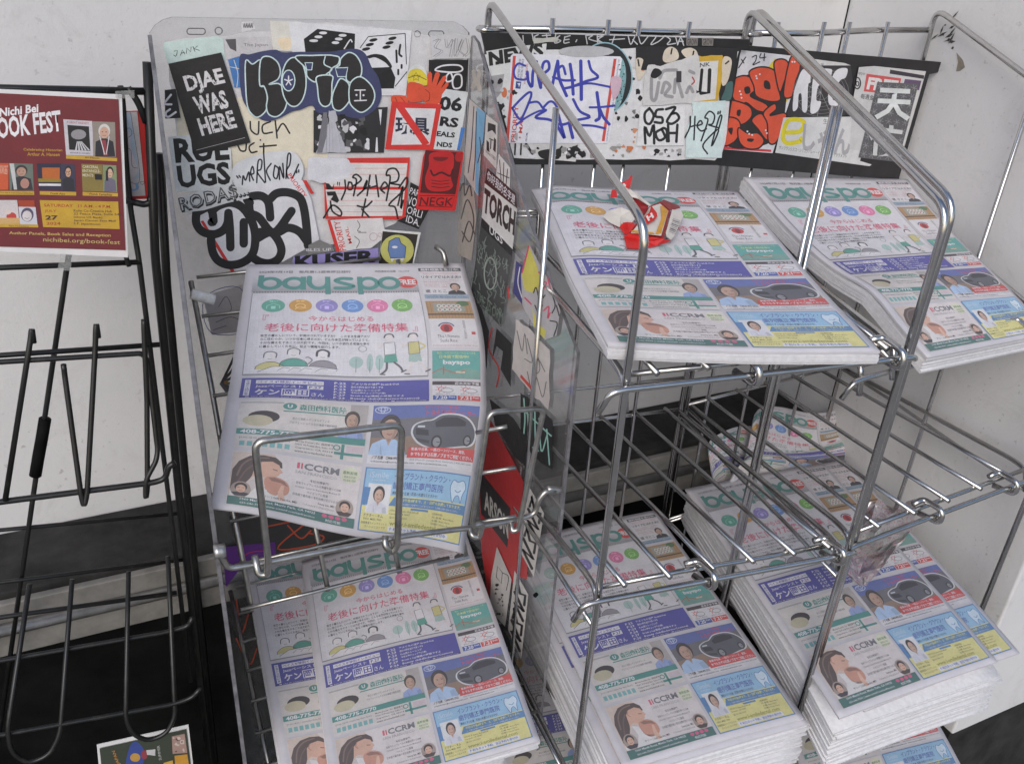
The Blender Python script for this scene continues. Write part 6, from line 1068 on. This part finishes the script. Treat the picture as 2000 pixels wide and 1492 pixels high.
ps = [on_paper(*p) for p in ((1270, 575, .014), (1450, 680, .009), (1255, 1060, .008))]; bn = np.cross(ps[1] - ps[0], ps[2] - ps[0]); bn /= np.linalg.norm(bn); bn = bn if bn[2] > 0 else -bn; bpl = (ps[0] - np.array([0, 0, CAMZ]), bn)
art_on_plane('barcode', a, lambda x, y: at(x, y, pl=bpl), bn, .0016, MT['vinyl'], pack)
a = Art(.008); a.x = ZP; a.text('H', (830, 710), (925, 645), (870, 790), srgb(222, 210, 206), .05)
ps = [on_paper(*p) for p in ((770, 740, .016), (925, 510, .022), (1025, 680, .017))]; bn = np.cross(ps[1] - ps[0], ps[2] - ps[0]); bn /= np.linalg.norm(bn); bn = bn if bn[2] > 0 else -bn; bpl2 = (ps[0] - np.array([0, 0, CAMZ]), bn)
art_on_plane('lid_emblem', a, lambda x, y: at(x, y, pl=bpl2), bn, .0022, MT['vinyl'], pack)
# ------------------------------------------------------------------ clear crumpled wrapper hanging from the empty middle shelf
def m_film():
    m = bpy.data.materials.new('clear_film'); m.use_nodes = True; n = m.node_tree.nodes; l = m.node_tree.links; n.clear()
    out = n.new('ShaderNodeOutputMaterial'); tr = n.new('ShaderNodeBsdfTransparent'); tr.inputs[0].default_value = (.9, .88, .88, 1); gl = n.new('ShaderNodeBsdfGlossy'); gl.inputs['Roughness'].default_value = .12
    df = n.new('ShaderNodeBsdfDiffuse'); t = noise(n, l, 220, 5, .7); c = ramp(n, l, t.outputs[0], [(.50, (.48, .45, .44)), (.60, (.42, .18, .24))]); l.new(c.outputs[0], df.inputs[0])
    m1 = n.new('ShaderNodeMixShader'); m1.inputs[0].default_value = .72; l.new(tr.outputs[0], m1.inputs[1]); l.new(df.outputs[0], m1.inputs[2])
    m2 = n.new('ShaderNodeMixShader'); m2.inputs[0].default_value = .26; l.new(m1.outputs[0], m2.inputs[1]); l.new(gl.outputs[0], m2.inputs[2]); l.new(m2.outputs[0], out.inputs[0]); return m
film = m_film(); ZW = zx(1400, 660, 2.983)
wr = thing('plastic_wrapper', 'crumpled clear plastic wrapper with magenta print caught on the empty middle shelf', 'wrapper', at(1700, 1130, Y=.62))
rows = [[(880, 960), (940, 940), (1010, 980), (1090, 960), (1160, 940)], [(830, 1060), (900, 1040), (990, 1050), (1080, 1060), (1150, 1090)], [(760, 1190), (840, 1170), (930, 1180), (1010, 1170), (1130, 1120)], [(720, 1310), (800, 1290), (880, 1270), (970, 1260), (1080, 1190)], [(740, 1360), (800, 1390), (850, 1370), (960, 1330), (1010, 1270)], [(800, 1430), (840, 1445), (870, 1440), (920, 1390), (965, 1320)]]
V = []; Fc = []; nr_, nc_ = len(rows), 5; SUB = 3
from itertools import product
R_ = random.Random(11); dep = [[.60 + R_.uniform(-.018, .018) for _ in range(5)] for _ in rows]
def bl2(t, s):
    j = min(int(t), nr_ - 2); i = min(int(s), nc_ - 2); a_, b_ = t - j, s - i
    f = lambda M: (M[j][i] * (1 - b_) + M[j][i + 1] * b_) * (1 - a_) + (M[j + 1][i] * (1 - b_) + M[j + 1][i + 1] * b_) * a_
    xy = f([[np.array(p, float) for p in r_] for r_ in rows]); return xy, f(dep)
NTt, NSs = (nr_ - 1) * SUB + 1, (nc_ - 1) * SUB + 1
for j, i in product(range(NTt), range(NSs)):
    xy, d_ = bl2(j / SUB, i / SUB); (x, y), = ZW([tuple(xy + np.array([R_.uniform(-7, 7), R_.uniform(-7, 7)]))]); V.append(at(x, y, Y=d_ + R_.uniform(-.006, .006)))
for j, i in product(range(NTt - 1), range(NSs - 1)): Fc.append((j * NSs + i, (j + 1) * NSs + i, (j + 1) * NSs + i + 1, j * NSs + i + 1))
new_mesh('film', V, Fc, film, wr)
